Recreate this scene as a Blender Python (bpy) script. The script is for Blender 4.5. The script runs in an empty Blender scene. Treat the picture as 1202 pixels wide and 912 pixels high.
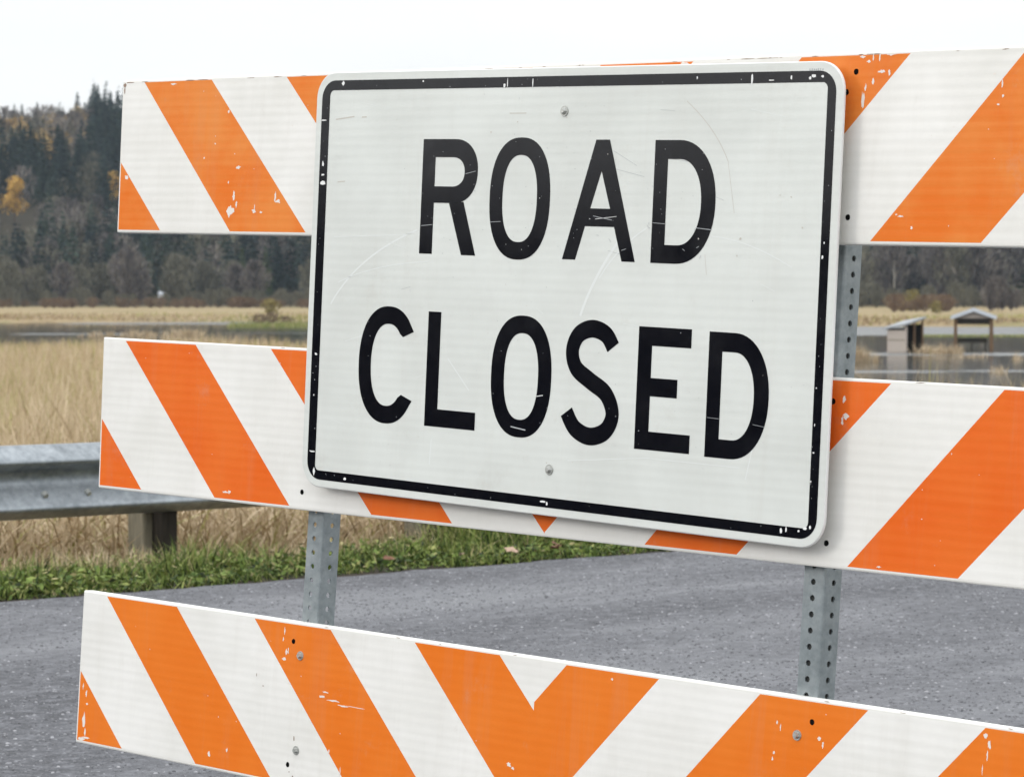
import bpy, math, random
import numpy as np
from mathutils import Vector, Matrix

R = math.radians
INCH = 0.0254
CAM_H = 1.15            # camera height over the road
WATER = -3.2            # flood level below the road
scene = bpy.context.scene
random.seed(7)
rng = np.random.default_rng(7)

# ------------------------------------------------------------------ camera
cam_d = bpy.data.cameras.new('camera')
cam = bpy.data.objects.new('camera', cam_d)
scene.collection.objects.link(cam)
scene.camera = cam
cam.location = (0, 0, CAM_H)
cam.rotation_euler = (R(90 - 1.7384), 0, 0)
cam_d.sensor_width = 36
cam_d.lens = 109.54
cam_d.clip_start = 0.1
cam_d.clip_end = 6000
cam_d.dof.use_dof = True
cam_d.dof.focus_distance = 5.3
cam_d.dof.aperture_fstop = 18

# ------------------------------------------------------------------ world, sun, exposure
SUN = Vector((-0.86, -0.20, 0.38)).normalized()
world = bpy.data.worlds.new('World')
scene.world = world
world.use_nodes = True
nt = world.node_tree
nt.nodes.clear()
N = nt.nodes.new
out = N('ShaderNodeOutputWorld'); bg = N('ShaderNodeBackground')
sky = N('ShaderNodeTexSky'); sky.sky_type = 'NISHITA'; sky.sun_disc = False
sky.sun_elevation = math.asin(SUN.z); sky.sun_rotation = math.atan2(SUN.x, SUN.y)
geo = N('ShaderNodeTexCoord'); sep = N('ShaderNodeSeparateXYZ')
nt.links.new(geo.outputs['Generated'], sep.inputs[0])
mr = N('ShaderNodeMapRange'); mr.inputs[1].default_value = 0.0; mr.inputs[2].default_value = 1.0
mr.inputs[3].default_value = 8.85; mr.inputs[4].default_value = 23.0      # an overcast sky is brighter overhead
nt.links.new(sep.outputs[2], mr.inputs[0])
mp = N('ShaderNodeMapping'); mp.inputs['Scale'].default_value = (3, 3, 14)
nt.links.new(geo.outputs['Generated'], mp.inputs[0])
no = N('ShaderNodeTexNoise'); no.inputs['Scale'].default_value = 1.6; no.inputs['Detail'].default_value = 6
nt.links.new(mp.outputs[0], no.inputs['Vector'])
mr2 = N('ShaderNodeMapRange'); mr2.inputs[1].default_value = 0.3; mr2.inputs[2].default_value = 0.7
mr2.inputs[3].default_value = 0.955; mr2.inputs[4].default_value = 1.045
nt.links.new(no.outputs[0], mr2.inputs[0])
mul = N('ShaderNodeMath'); mul.operation = 'MULTIPLY'
nt.links.new(mr.outputs[0], mul.inputs[0]); nt.links.new(mr2.outputs[0], mul.inputs[1])
cl = N('ShaderNodeVectorMath'); cl.operation = 'SCALE'; cl.inputs[0].default_value = (0.985, 1.0, 1.012)
nt.links.new(mul.outputs[0], cl.inputs['Scale'])
mx = N('ShaderNodeMixRGB'); mx.inputs[0].default_value = 0.9
nt.links.new(sky.outputs[0], mx.inputs[1]); nt.links.new(cl.outputs[0], mx.inputs[2])
nt.links.new(mx.outputs[0], bg.inputs[0]); bg.inputs[1].default_value = 0.1
nt.links.new(bg.outputs[0], out.inputs[0])

sd = bpy.data.lights.new('sun', 'SUN'); sd.energy = 0.62; sd.angle = R(17); sd.color = (1, 0.96, 0.9)
so = bpy.data.objects.new('sun', sd); scene.collection.objects.link(so)
so.rotation_euler = SUN.to_track_quat('Z', 'Y').to_euler()
so.location = (-20, -5, 30)

scene.view_settings.view_transform = 'Standard'
scene.view_settings.look = 'None'
scene.view_settings.exposure = 0.13
scene.view_settings.gamma = 1.0
scene.view_settings.use_curve_mapping = False
scene.render.engine = 'CYCLES'
scene.cycles.max_bounces = 6
scene.cycles.volume_bounces = 1
scene.cycles.transparent_max_bounces = 8

# ------------------------------------------------------------------ helpers
def link(o, parent=None):
    scene.collection.objects.link(o)
    if parent: o.parent = parent
    return o

def tag(o, label=None, cat=None, group=None, kind=None):
    if label: o['label'] = label
    if cat: o['category'] = cat
    if group: o['group'] = group
    if kind: o['kind'] = kind
    return o

def empty(name, loc=(0, 0, 0), rz=0.0):
    o = bpy.data.objects.new(name, None); o.empty_display_size = 0.2
    o.location = loc; o.rotation_euler = (0, 0, rz)
    return link(o)

class MB:
    """collects polygons, each with a material slot, for ONE mesh"""
    def __init__(s): s.v = []; s.f = []; s.m = []
    def poly(s, pts, m=0):
        b = len(s.v); s.v += [tuple(p) for p in pts]; s.f.append(tuple(range(b, b + len(pts)))); s.m.append(m)
    def box(s, c, d, m=0, rot=None):
        x, y, z = d[0] / 2, d[1] / 2, d[2] / 2
        P = [Vector(q) for q in ((-x,-y,-z),(x,-y,-z),(x,y,-z),(-x,y,-z),(-x,-y,z),(x,-y,z),(x,y,z),(-x,y,z))]
        if rot: P = [rot @ q for q in P]
        P = [q + Vector(c) for q in P]
        for f in ((0,3,2,1),(4,5,6,7),(0,1,5,4),(1,2,6,5),(2,3,7,6),(3,0,4,7)): s.poly([P[i] for i in f], m)
    def tube(s, a, b, r0, r1, n=6, m=0, cap=True):
        a = Vector(a); b = Vector(b); d = (b - a).normalized()
        t = d.orthogonal().normalized(); w = d.cross(t)
        A = [a + (t * math.cos(k * 2 * math.pi / n) + w * math.sin(k * 2 * math.pi / n)) * r0 for k in range(n)]
        B = [b + (t * math.cos(k * 2 * math.pi / n) + w * math.sin(k * 2 * math.pi / n)) * r1 for k in range(n)]
        for k in range(n): s.poly([A[k], A[(k + 1) % n], B[(k + 1) % n], B[k]], m)
        if cap: s.poly(A[::-1], m); s.poly(B, m)
    def build(s, name, mats, parent=None, smooth=False, bevel=0.0, seg=2):
        me = bpy.data.meshes.new(name)
        me.from_pydata(s.v, [], s.f)
        for mt in (mats if isinstance(mats, (list, tuple)) else [mats]): me.materials.append(mt)
        me.polygons.foreach_set('material_index', s.m)
        if smooth: me.polygons.foreach_set('use_smooth', [True] * len(s.f))
        me.update()
        o = bpy.data.objects.new(name, me)
        link(o, parent)
        if bevel:
            w = o.modifiers.new('weld', 'WELD'); w.merge_threshold = 1e-5
            b = o.modifiers.new('bevel', 'BEVEL'); b.width = bevel; b.segments = seg; b.limit_method = 'ANGLE'; b.angle_limit = R(35)
        return o

def quads_mesh(name, V, mats, rnd=None, midx=None, smooth=False):
    """V: (n,4,3) array of quads"""
    n = len(V)
    me = bpy.data.meshes.new(name)
    me.vertices.add(n * 4); me.vertices.foreach_set('co', np.ascontiguousarray(V, dtype=np.float32).ravel())
    me.loops.add(n * 4); me.loops.foreach_set('vertex_index', np.arange(n * 4, dtype=np.int32))
    me.polygons.add(n); me.polygons.foreach_set('loop_start', np.arange(0, n * 4, 4, dtype=np.int32))
    for mt in (mats if isinstance(mats, (list, tuple)) else [mats]): me.materials.append(mt)
    if midx is not None: me.polygons.foreach_set('material_index', np.asarray(midx, dtype=np.int32))
    if rnd is not None:
        at = me.attributes.new('rnd', 'FLOAT', 'POINT')
        at.data.foreach_set('value', np.repeat(np.asarray(rnd, dtype=np.float32), 4))
    me.update(calc_edges=True)
    return me

# ------------------------------------------------------------------ materials
class Mat:
    def __init__(s, name, rough=0.6, spec=0.5, metal=0.0):
        s.m = bpy.data.materials.new(name); s.m.use_nodes = True
        s.t = s.m.node_tree; s.b = s.t.nodes['Principled BSDF']
        s.b.inputs['Roughness'].default_value = rough
        s.b.inputs['Metallic'].default_value = metal
        s.b.inputs['Specular IOR Level'].default_value = spec
    def n(s, k, **kw):
        q = s.t.nodes.new(k)
        for a, b in kw.items(): setattr(q, a, b)
        return q
    def l(s, a, b): s.t.links.new(a, b)
    def coord(s, kind='Object', scale=(1, 1, 1)):
        c = s.n('ShaderNodeTexCoord'); m = s.n('ShaderNodeMapping'); m.inputs['Scale'].default_value = scale
        s.l(c.outputs[kind], m.inputs[0]); return m.outputs[0]
    def noise(s, vec, sc, det=4, rough=0.55, dist=0.0):
        q = s.n('ShaderNodeTexNoise'); q.inputs['Scale'].default_value = sc; q.inputs['Detail'].default_value = det
        q.inputs['Roughness'].default_value = rough; q.inputs['Distortion'].default_value = dist
        s.l(vec, q.inputs['Vector']); return q.outputs[0]
    def ramp(s, fac, stops, interp='LINEAR'):
        q = s.n('ShaderNodeValToRGB'); q.color_ramp.interpolation = interp
        e = q.color_ramp.elements
        while len(e) < len(stops): e.new(0.5)
        for k, (p, c) in zip(e, stops): k.position = p; k.color = (*c, 1) if len(c) == 3 else c
        s.l(fac, q.inputs[0]); return q.outputs[0]
    def mix(s, fac, a, b, mode='MIX'):
        q = s.n('ShaderNodeMixRGB', blend_type=mode)
        for i, x in ((0, fac), (1, a), (2, b)):
            if hasattr(x, 'is_linked'): s.l(x, q.inputs[i])
            elif i == 0: q.inputs[0].default_value = x
            else: q.inputs[i].default_value = (*x, 1)
        return q.outputs[0]
    def attr(s, name='rnd'):
        q = s.n('ShaderNodeAttribute'); q.attribute_name = name; return q.outputs['Fac']
    def bump(s, h, strength=0.3, dist=0.01):
        q = s.n('ShaderNodeBump'); q.inputs['Strength'].default_value = strength; q.inputs['Distance'].default_value = dist
        s.l(h, q.inputs['Height']); s.l(q.outputs[0], s.b.inputs['Normal']); return q
    def col(s, c):
        if hasattr(c, 'is_linked'): s.l(c, s.b.inputs['Base Color'])
        else: s.b.inputs['Base Color'].default_value = (*c, 1)
        return s
    def rgh(s, c): s.l(c, s.b.inputs['Roughness']); return s

def _mr(M, sock, a, b):
    q = M.n('ShaderNodeMapRange'); q.inputs[1].default_value = a; q.inputs[2].default_value = b
    M.l(sock, q.inputs[0]); return q.outputs[0]

def sheeting(name, lo, hi, rough=0.42, rib=0.0009, spec=0.45, coat=0.0):
    """retroreflective sheeting over a faintly ribbed board"""
    M = Mat(name, rough, spec)
    v = M.coord('Object')
    big = M.noise(v, 5.0, 5, 0.6)
    vs = M.coord('Object', (3, 3, 120))
    streak = M.noise(vs, 1.0, 3, 0.6)
    c = M.ramp(big, [(0.37, lo), (0.62, hi)])
    c = M.mix(0.22, c, M.ramp(streak, [(0.35, lo), (0.65, hi)]))
    run = M.noise(M.coord('Object', (17, 17, 1.1)), 1.0, 6, 0.75, 0.4)
    c = M.mix(M.ramp(run, [(0.52, (0,) * 3), (0.80, (0.13,) * 3)]), c, (0.42, 0.37, 0.30))
    spot = M.noise(v, 9, 9, 0.78)
    c = M.mix(M.ramp(spot, [(0.58, (0,) * 3), (0.74, (0.22,) * 3)]), c, (0.44, 0.40, 0.34))
    M.col(c)
    w = M.n('ShaderNodeTexWave'); w.wave_type = 'BANDS'; w.bands_direction = 'Z'
    w.inputs['Scale'].default_value = 19.0; w.inputs['Distortion'].default_value = 0.25; w.inputs['Detail'].default_value = 1
    M.l(v, w.inputs['Vector'])
    q = M.n('ShaderNodeMath', operation='ADD'); M.l(w.outputs['Fac'], q.inputs[0])
    fine = M.noise(v, 300, 2); qq = M.n('ShaderNodeMath', operation='MULTIPLY'); M.l(fine, qq.inputs[0]); qq.inputs[1].default_value = 0.25
    M.l(qq.outputs[0], q.inputs[1])
    M.bump(q.outputs[0], 0.13, rib)
    return M.m

m_white = sheeting('rail_white_sheeting', (0.74, 0.73, 0.69), (0.84, 0.83, 0.80))
m_orange_hi = sheeting('upper_orange_sheeting', (0.76, 0.165, 0.014), (0.78, 0.262, 0.056), spec=0.15)  # paler orange for the top rail
m_orange_mid = sheeting('orange_sheeting', (0.76, 0.125, 0.010), (0.79, 0.165, 0.022), spec=0.15)
m_orange_lo = sheeting('lower_orange_sheeting', (0.76, 0.168, 0.011), (0.79, 0.20, 0.022), spec=0.15)
m_board = Mat('rail_board', 0.5).col((0.78, 0.77, 0.73)).m
m_chip = Mat('bare_white_plastic', 0.6).col((0.78, 0.73, 0.68)).m
m_grime = Mat('brown_grime', 0.9).col((0.30, 0.22, 0.17)).m
m_hole = Mat('dark_hole', 1.0, 0.0).col((0.008, 0.008, 0.008)).m
m_sign = sheeting('sign_white_sheeting', (0.625, 0.645, 0.615), (0.70, 0.725, 0.695), 0.35, 0.0006)
m_rim = Mat('sign_edge', 0.45).col((0.74, 0.75, 0.74)).m

def _black():
    M = Mat('black_sign_ink', 0.12, 0.42)
    v = M.coord('Object')
    n1 = M.noise(v, 60, 5, 0.7)
    M.col(M.ramp(n1, [(0.3, (0.002, 0.0025, 0.005)), (0.75, (0.006, 0.0065, 0.010))]))
    M.rgh(M.ramp(M.noise(v, 14, 5), [(0.3, (0.07,) * 3), (0.7, (0.17,) * 3)]))
    return M.m
m_black = _black()
m_scr_l = Mat('pale_scratch', 0.5).col((0.80, 0.81, 0.80)).m
m_scr_p = Mat('faint_scratch', 0.5).col((0.735, 0.76, 0.745)).m
m_scr_d = Mat('dirty_scratch', 0.8).col((0.55, 0.52, 0.47)).m
m_scr_g = Mat('grey_scuff', 0.5).col((0.40, 0.42, 0.43)).m

def _galv(name, lo, hi, metal=0.55, sc=14):
    M = Mat(name, 0.5, 0.5, metal)
    v = M.coord('Object')
    fl = M.noise(v, sc * 4, 3, 0.7)
    c = M.ramp(M.noise(v, sc, 6, 0.65), [(0.28, lo), (0.72, hi)])
    c = M.mix(0.3, c, M.ramp(fl, [(0.3, lo), (0.7, hi)]))
    M.col(c)
    M.rgh(M.ramp(M.noise(v, sc * 2.3, 4), [(0.3, (0.38,) * 3), (0.7, (0.6,) * 3)]))
    M.bump(M.noise(v, sc * 12, 3), 0.15, 0.002)
    return M.m
m_galv = _galv('galvanised_post', (0.17, 0.20, 0.212), (0.35, 0.385, 0.40), 0.4)
m_beam = _galv('galvanised_beam', (0.17, 0.19, 0.205), (0.38, 0.41, 0.435), 0.8, 9)
m_darksteel = Mat('dark_backing', 0.8, 0.3).col((0.05, 0.052, 0.05)).m  # dark tone stands in for shade seen through the post holes
m_bolt = _galv('bolt_zinc', (0.35, 0.36, 0.34), (0.55, 0.56, 0.54), 0.8, 60)

def _timber(name, lo, hi):
    M = Mat(name, 0.85, 0.3)
    v = M.coord('Object', (9, 9, 1.0))
    n1 = M.noise(v, 4, 8, 0.7, 0.4)
    M.col(M.ramp(n1, [(0.3, lo), (0.7, hi)])); M.bump(n1, 0.5, 0.01)
    return M.m
m_post = _timber('weathered_timber', (0.14, 0.125, 0.09), (0.31, 0.285, 0.215))
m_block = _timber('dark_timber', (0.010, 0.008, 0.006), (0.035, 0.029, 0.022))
m_brownpost = _timber('shelter_timber', (0.10, 0.06, 0.035), (0.22, 0.14, 0.08))
m_ply = _timber('pale_plywood', (0.36, 0.31, 0.27), (0.54, 0.48, 0.43))
m_roof = Mat('pale_metal_roof', 0.4).col((0.60, 0.64, 0.69)).m
m_roof_dull = Mat('weathered_metal_roof', 0.6).col((0.30, 0.32, 0.34)).m
m_white_wall = Mat('white_painted_wall', 0.6).col((0.75, 0.75, 0.75)).m

def _road():
    M = Mat('asphalt', 0.5, 0.5)
    v = M.coord('Object')
    grain = M.noise(v, 95, 3, 0.8)
    grain2 = M.noise(v, 15, 8, 0.88)
    vv = M.coord('Object', (0.35, 1.0, 1))            # streaks run along the road
    band = M.noise(vv, 0.75, 8, 0.6, 1.0)
    c = M.ramp(grain2, [(0.38, (0.016, 0.017, 0.020)), (0.5, (0.060, 0.062, 0.070)), (0.62, (0.215, 0.22, 0.242))])
    c = M.mix(0.3, c, M.ramp(grain, [(0.36, (0.025, 0.026, 0.030)), (0.64, (0.27, 0.274, 0.296))]))
    c = M.mix(M.ramp(band, [(0.40, (0.0,) * 3), (0.62, (0.55,) * 3)]), c, (0.12, 0.125, 0.142))
    M.col(c)
    M.rgh(M.ramp(band, [(0.40, (0.92,) * 3), (0.62, (0.42,) * 3)]))
    M.bump(grain2, 0.7, 0.012)
    return M.m
m_road = _road()

def _ground():
    M = Mat('soil_and_dry_grass', 0.95, 0.1)
    v = M.coord('Object')
    n1 = M.noise(v, 0.05, 8, 0.65)
    n2 = M.noise(v, 3.5, 6, 0.7)
    c = M.ramp(n1, [(0.32, (0.25, 0.19, 0.10)), (0.5, (0.36, 0.28, 0.16)), (0.6, (0.20, 0.19, 0.075)), (0.72, (0.40, 0.31, 0.18))])
    c = M.mix(0.4, c, M.ramp(n2, [(0.3, (0.10, 0.075, 0.04)), (0.7, (0.40, 0.31, 0.19))]))
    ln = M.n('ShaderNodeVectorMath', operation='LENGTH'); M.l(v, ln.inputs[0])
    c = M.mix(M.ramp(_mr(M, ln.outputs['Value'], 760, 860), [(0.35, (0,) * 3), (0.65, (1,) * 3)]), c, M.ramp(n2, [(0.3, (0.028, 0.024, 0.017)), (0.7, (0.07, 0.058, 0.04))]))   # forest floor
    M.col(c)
    return M.m
m_ground = _ground()
m_grit = Mat('asphalt_stone', 0.55, 0.5); m_grit.col(m_grit.ramp(m_grit.attr(), [(0.0, (0.065, 0.066, 0.073)), (0.45, (0.11, 0.112, 0.122)), (0.85, (0.20, 0.203, 0.22)), (1.0, (0.38, 0.38, 0.40))])); m_grit = m_grit.m
m_soil = Mat('wet_dark_soil', 0.9, 0.2).col((0.035, 0.027, 0.018)).m

def blade_mat(name, stops, rough=0.7, spec=0.25):
    M = Mat(name, rough, spec)
    M.col(M.ramp(M.attr(), stops))
    return M.m
m_reed = blade_mat('dry_reed', [(0.0, (0.13, 0.085, 0.04)), (0.22, (0.32, 0.235, 0.14)), (0.5, (0.50, 0.39, 0.25)),
                               (0.74, (0.66, 0.545, 0.39)), (0.86, (0.36, 0.32, 0.12)), (1.0, (0.28, 0.29, 0.08))])
m_grass = blade_mat('green_grass', [(0.0, (0.016, 0.026, 0.008)), (0.25, (0.058, 0.100, 0.020)), (0.58, (0.165, 0.225, 0.045)),
                                   (0.85, (0.30, 0.31, 0.105)), (1.0, (0.44, 0.36, 0.20))])
m_leafbrown = Mat('fallen_leaf', 0.7).col((0.17, 0.075, 0.04)).m
m_leafpale = Mat('pale_fallen_leaf', 0.7).col((0.42, 0.29, 0.21)).m
m_conifer = blade_mat('conifer_needles', [(0.0, (0.010, 0.019, 0.020)), (0.6, (0.024, 0.040, 0.037)), (1.0, (0.048, 0.070, 0.052))], 0.8, 0.1)
m_conifer2 = blade_mat('green_conifer_needles', [(0.0, (0.045, 0.065, 0.032)), (1.0, (0.10, 0.125, 0.06))], 0.8, 0.1)
m_twig = blade_mat('bare_twigs', [(0.0, (0.045, 0.040, 0.041)), (0.5, (0.125, 0.110, 0.106)), (1.0, (0.27, 0.24, 0.21))], 0.9, 0.05)
m_twig2 = blade_mat('mossy_twigs', [(0.0, (0.05, 0.05, 0.038)), (1.0, (0.235, 0.22, 0.165))], 0.9, 0.05)
m_yellow = blade_mat('yellow_leaves', [(0.0, (0.36, 0.21, 0.045)), (1.0, (0.72, 0.47, 0.13))], 0.8, 0.1)
m_paleyel = blade_mat('fading_yellow_leaves', [(0.0, (0.30, 0.20, 0.075)), (1.0, (0.58, 0.41, 0.17))], 0.8, 0.1)
m_rust = blade_mat('rusty_shrub', [(0.0, (0.095, 0.062, 0.045)), (0.7, (0.20, 0.135, 0.09)), (1.0, (0.30, 0.24, 0.13))], 0.9, 0.05)
m_olive = blade_mat('olive_shrub', [(0.0, (0.13, 0.11, 0.04)), (1.0, (0.30, 0.25, 0.09))], 0.9, 0.05)
m_bark = Mat('bark', 0.9, 0.1).col((0.11, 0.085, 0.07)).m
m_palebark = Mat('pale_bark', 0.9, 0.1).col((0.36, 0.34, 0.30)).m

def _water():
    M = Mat('flood_water', 0.05, 0.5)
    M.b.inputs['IOR'].default_value = 1.33
    M.col((0.035, 0.036, 0.030))
    c = M.n('ShaderNodeTexCoord')
    mp_ = M.n('ShaderNodeMapping'); mp_.inputs['Scale'].default_value = (0.05, 0.35, 1); M.l(c.outputs['Object'], mp_.inputs[0])
    rip = M.noise(mp_.outputs[0], 3.0, 5, 0.6)
    M.bump(rip, 0.14, 0.13)
    # wind-ruffled patches: calm elsewhere
    mp2 = M.n('ShaderNodeMapping'); mp2.inputs['Scale'].default_value = (0.012, 0.045, 1); M.l(c.outputs['Object'], mp2.inputs[0])
    pat = M.noise(mp2.outputs[0], 1.0, 5, 0.55, 0.3)
    sepx = M.n('ShaderNodeSeparateXYZ'); M.l(c.outputs['Object'], sepx.inputs[0])
    jig = M.n('ShaderNodeMath', operation='MULTIPLY_ADD'); M.l(pat, jig.inputs[0]); jig.inputs[1].default_value = 22.0; M.l(sepx.outputs[1], jig.inputs[2])
    Y = jig.outputs[0]; X = sepx.outputs[0]
    def patch(y0, y1, f, x0, x1, fx):                # a wind-ruffled patch of the flood, metres
        ya = M.ramp(_mr(M, Y, y0 - f + 11, y1 + f + 11), [(0, (0,) * 3), (f / (y1 - y0 + 2 * f), (1,) * 3), (1 - f / (y1 - y0 + 2 * f), (1,) * 3), (1, (0,) * 3)])
        xa = M.ramp(_mr(M, X, x0 - fx, x1 + fx), [(0, (0,) * 3), (fx / (x1 - x0 + 2 * fx), (1,) * 3), (1 - fx / (x1 - x0 + 2 * fx), (1,) * 3), (1, (0,) * 3)])
        return M.mix(1.0, ya, xa, 'MULTIPLY')
    mask = M.mix(1.0, M.ramp(pat, [(0.66, (0,) * 3), (0.70, (0.7,) * 3)]), patch(330, 412, 6, 20, 120, 20), 'LIGHTEN')
    for q in ((222, 228, 2.5, 22, 60, 4), (176, 179, 1.5, 18, 23, 2), (178, 180, 1.5, 27, 40, 3), (448, 480, 8, -62, -40, 6), (334, 340, 3, -52, -42, 3)):
        mask = M.mix(1.0, mask, patch(*q), 'LIGHTEN')
    M.rgh(M.ramp(mask, [(0.0, (0.06,) * 3), (1.0, (0.26,) * 3)]))
    return M.m
m_water = _water()

# ------------------------------------------------------------------ lie of the land
E0 = np.array([-1.92, 11.6]); DIR = np.array([0.75, 0.66]) / np.hypot(0.75, 0.66); NRM = np.array([-DIR[1], DIR[0]])
def s_of(x, y): return (x - E0[0]) * NRM[0] + (y - E0[1]) * NRM[1]        # metres beyond the road's left edge
def t_of(x, y): return (x - E0[0]) * DIR[0] + (y - E0[1]) * DIR[1]
def sm(x, a, b):
    t = np.clip((x - a) / (b - a), 0, 1); return t * t * (3 - 2 * t)
def wob(x, y, f, k=0.0):
    return (np.sin(x * f + 1.3 + k) + np.sin(y * f * 1.3 + 2.1 * k) + np.sin((x + y) * f * 0.7 + k * 3.7) + np.sin((x * 1.9 - y) * f * 1.6 + k)) / 4
def shore(x, y):
    """distance at which the reed field meets the water"""
    q = x / np.maximum(y, 1.0)
    d = 195 - 150 * sm(q, -0.055, 0.05) + 0.0 * y
    return d + 9 * wob(x, y * 0.2, 0.35) + 5 * wob(x, y, 0.11, 2)
def far_shore(x, y):
    q = x / np.maximum(y, 1.0)
    return 470 - 55 * sm(q, 0.0, 0.08) + 14 * wob(x, 0 * y, 0.05, 1) + 6 * wob(x, 0 * y, 0.21, 3)
def land(x, y):
    x = np.asarray(x, float); y = np.asarray(y, float)
    s = s_of(x, y); r = np.hypot(x, y)
    z = np.where(s < 0.05, -0.05, -0.03)
    z = z - 0.10 * sm(s, 0.3, 1.6) - 0.5 * sm(s, 1.6, 3.6) - 0.9 * sm(s, 3, 40) - 0.9 * sm(s, 25, 130)
    front = sm(y, 5, 30)
    sh = shore(x, y)
    z = z - front * (0.25 + 3.2) * sm(r, sh - 12, sh + 14)            # down into the flood
    fs = far_shore(x, y)
    z = z + front * (3.6) * sm(r, fs - 12, fs + 12)
    z = np.where((y > 100) & (r > fs + 12), -2.9 + 0.55 * sm(r, fs, fs + 160), z)
    ridge = 60 + 5 * wob(x, y * 0, 0.012, 1.0) + 3 * wob(x, y * 0, 0.05, 2.0)
    z = z + front * sm(r, 795, 1270) * ridge * np.where(y > 100, 1, 0)
    z = np.where(s < -11.4, -0.05 - 0.8 * sm(-s, 11.4, 20), z)
    return z

# ground: one polar sheet about the viewpoint, out to beyond the wooded ridge
radii = np.concatenate([[0.3], 1.5 * (1560 / 1.5) ** (np.arange(0, 261) / 260)])
ang = np.concatenate([np.linspace(-16, 16, 150), np.linspace(16, 344, 90)[1:-1]])
ang = np.radians(ang)
RR, AA = np.meshgrid(radii, ang, indexing='ij')
GX, GY = RR * np.sin(AA), RR * np.cos(AA)
GZ = land(GX, GY)
nr, na = RR.shape
verts = np.stack([GX, GY, GZ], -1).reshape(-1, 3)
faces = []
for i in range(nr - 1):
    for j in range(na):
        k = (j + 1) % na
        faces.append((i * na + j, i * na + k, (i + 1) * na + k, (i + 1) * na + j))
faces = [f[::-1] for f in faces]
faces.append(tuple(range(na)))
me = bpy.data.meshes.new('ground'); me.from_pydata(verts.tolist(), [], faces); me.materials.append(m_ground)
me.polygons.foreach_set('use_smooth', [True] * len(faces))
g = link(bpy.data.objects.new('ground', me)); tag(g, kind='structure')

# road: a strip with a frayed left edge
def rp(t, s, z): return (E0[0] + DIR[0] * t + NRM[0] * s, E0[1] + DIR[1] * t + NRM[1] * s, z)
ro = empty('road_anchor'); bpy.data.objects.remove(ro)
mb = MB()
ts = np.concatenate([np.arange(-150, -12, 6.0), np.arange(-12, 24, 0.12), np.arange(24, 200, 6.0)])
er = 0.035 * wob(ts, ts * 0, 2.3) + 0.03 * wob(ts, ts, 9.0, 1) + 0.012 * rng.standard_normal(len(ts))
a_ = math.atan2(DIR[1], DIR[0])
for i in range(len(ts) - 1):                       # local frame: X along the road, Y to the left edge
    mb.poly([(ts[i], -11.2, 0), (ts[i + 1], -11.2, 0), (ts[i + 1], er[i + 1], 0), (ts[i], er[i], 0)])
    mb.poly([(ts[i], er[i], 0), (ts[i + 1], er[i + 1], 0), (ts[i + 1], er[i + 1] + 0.03, -0.08), (ts[i], er[i] + 0.03, -0.08)])
o = mb.build('road', m_road); o.location = (E0[0], E0[1], 0); o.rotation_euler = (0, 0, a_); tag(o, kind='structure')

n = 60000
yy = rng.uniform(7.2, 15.8, n); xx = rng.uniform(-0.31, 0.31, n) * yy
k_ = (s_of(xx, yy) < -0.03); xx, yy = xx[k_], yy[k_]; n = len(xx)
r_ = rng.uniform(0.003, 0.0075, n); hh = r_ * rng.uniform(0.2, 0.55, n)
a0 = rng.uniform(0, 6.28, n); P = []
for zk, q in ((-0.001, 1.0), (1.0, 0.5)):
    ring = []
    for k in range(4):
        an = a0 + k * 1.571 + rng.uniform(-0.35, 0.35, n); rr_ = r_ * q * rng.uniform(0.7, 1.3, n)
        ring.append(np.stack([xx + np.cos(an) * rr_, yy + np.sin(an) * rr_, hh * zk if zk > 0 else np.full(n, -0.001)], -1))
    P.append(ring)
Q = [np.stack([P[0][k], P[0][(k + 1) % 4], P[1][(k + 1) % 4], P[1][k]], 1) for k in range(4)] + [np.stack(P[1], 1)]
me = quads_mesh('asphalt_stones', np.stack(Q, 1).reshape(-1, 4, 3), m_grit, np.repeat(rng.uniform(0, 1, n), 5))
o = link(bpy.data.objects.new('asphalt_stones', me)); tag(o, 'coarse stone chips standing proud in the grey asphalt', 'stones', kind='stuff')

# strip of bare wet soil between asphalt and verge
mb = MB()
for i in range(len(ts) - 1):
    mb.poly([(ts[i], er[i] + 0.0, -0.006), (ts[i + 1], er[i + 1] + 0.0, -0.006), (ts[i + 1], 0.55, -0.022), (ts[i], 0.55, -0.022)])
o = mb.build('verge_soil', m_soil); o.location = (E0[0], E0[1], 0); o.rotation_euler = (0, 0, a_); tag(o, kind='structure')

# water
mb = MB()
mb.poly([(-420, 20, 0), (420, 20, 0), (420, 700, 0), (-420, 700, 0)])
o = mb.build('water', m_water); o.location = (0, 0, WATER); tag(o, kind='structure')

# ------------------------------------------------------------------ grass
def blades(x, y, z0, h, w, lean, seg=3):
    """curved ribbons; returns (n*seg,4,3)"""
    n = len(x)
    th = rng.uniform(0, 2 * np.pi, n); fa = rng.uniform(0, 2 * np.pi, n)
    lx, ly = np.cos(th) * lean, np.sin(th) * lean
    wx, wy = np.cos(fa) * w / 2, np.sin(fa) * w / 2
    P = []
    for k in range(seg + 1):
        t = k / seg
        cx = x + lx * h * t ** 1.9; cy = y + ly * h * t ** 1.9
        cz = z0 + h * (t - 0.28 * lean * t * t)
        q = (1 - t) ** 0.6 * 0.95 + 0.05
        P.append((np.stack([cx - wx * q, cy - wy * q, cz], -1), np.stack([cx + wx * q, cy + wy * q, cz], -1)))
    Q = [np.stack([P[k][0], P[k][1], P[k + 1][1], P[k + 1][0]], 1) for k in range(seg)]
    return np.stack(Q, 1).reshape(-1, 4, 3)

def scatter(n, y0, y1, half, power=1.0):
    y = y0 * (y1 / y0) ** (rng.uniform(0, 1, n) ** power)
    x = rng.uniform(-1, 1, n) * half * y
    return x, y

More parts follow.
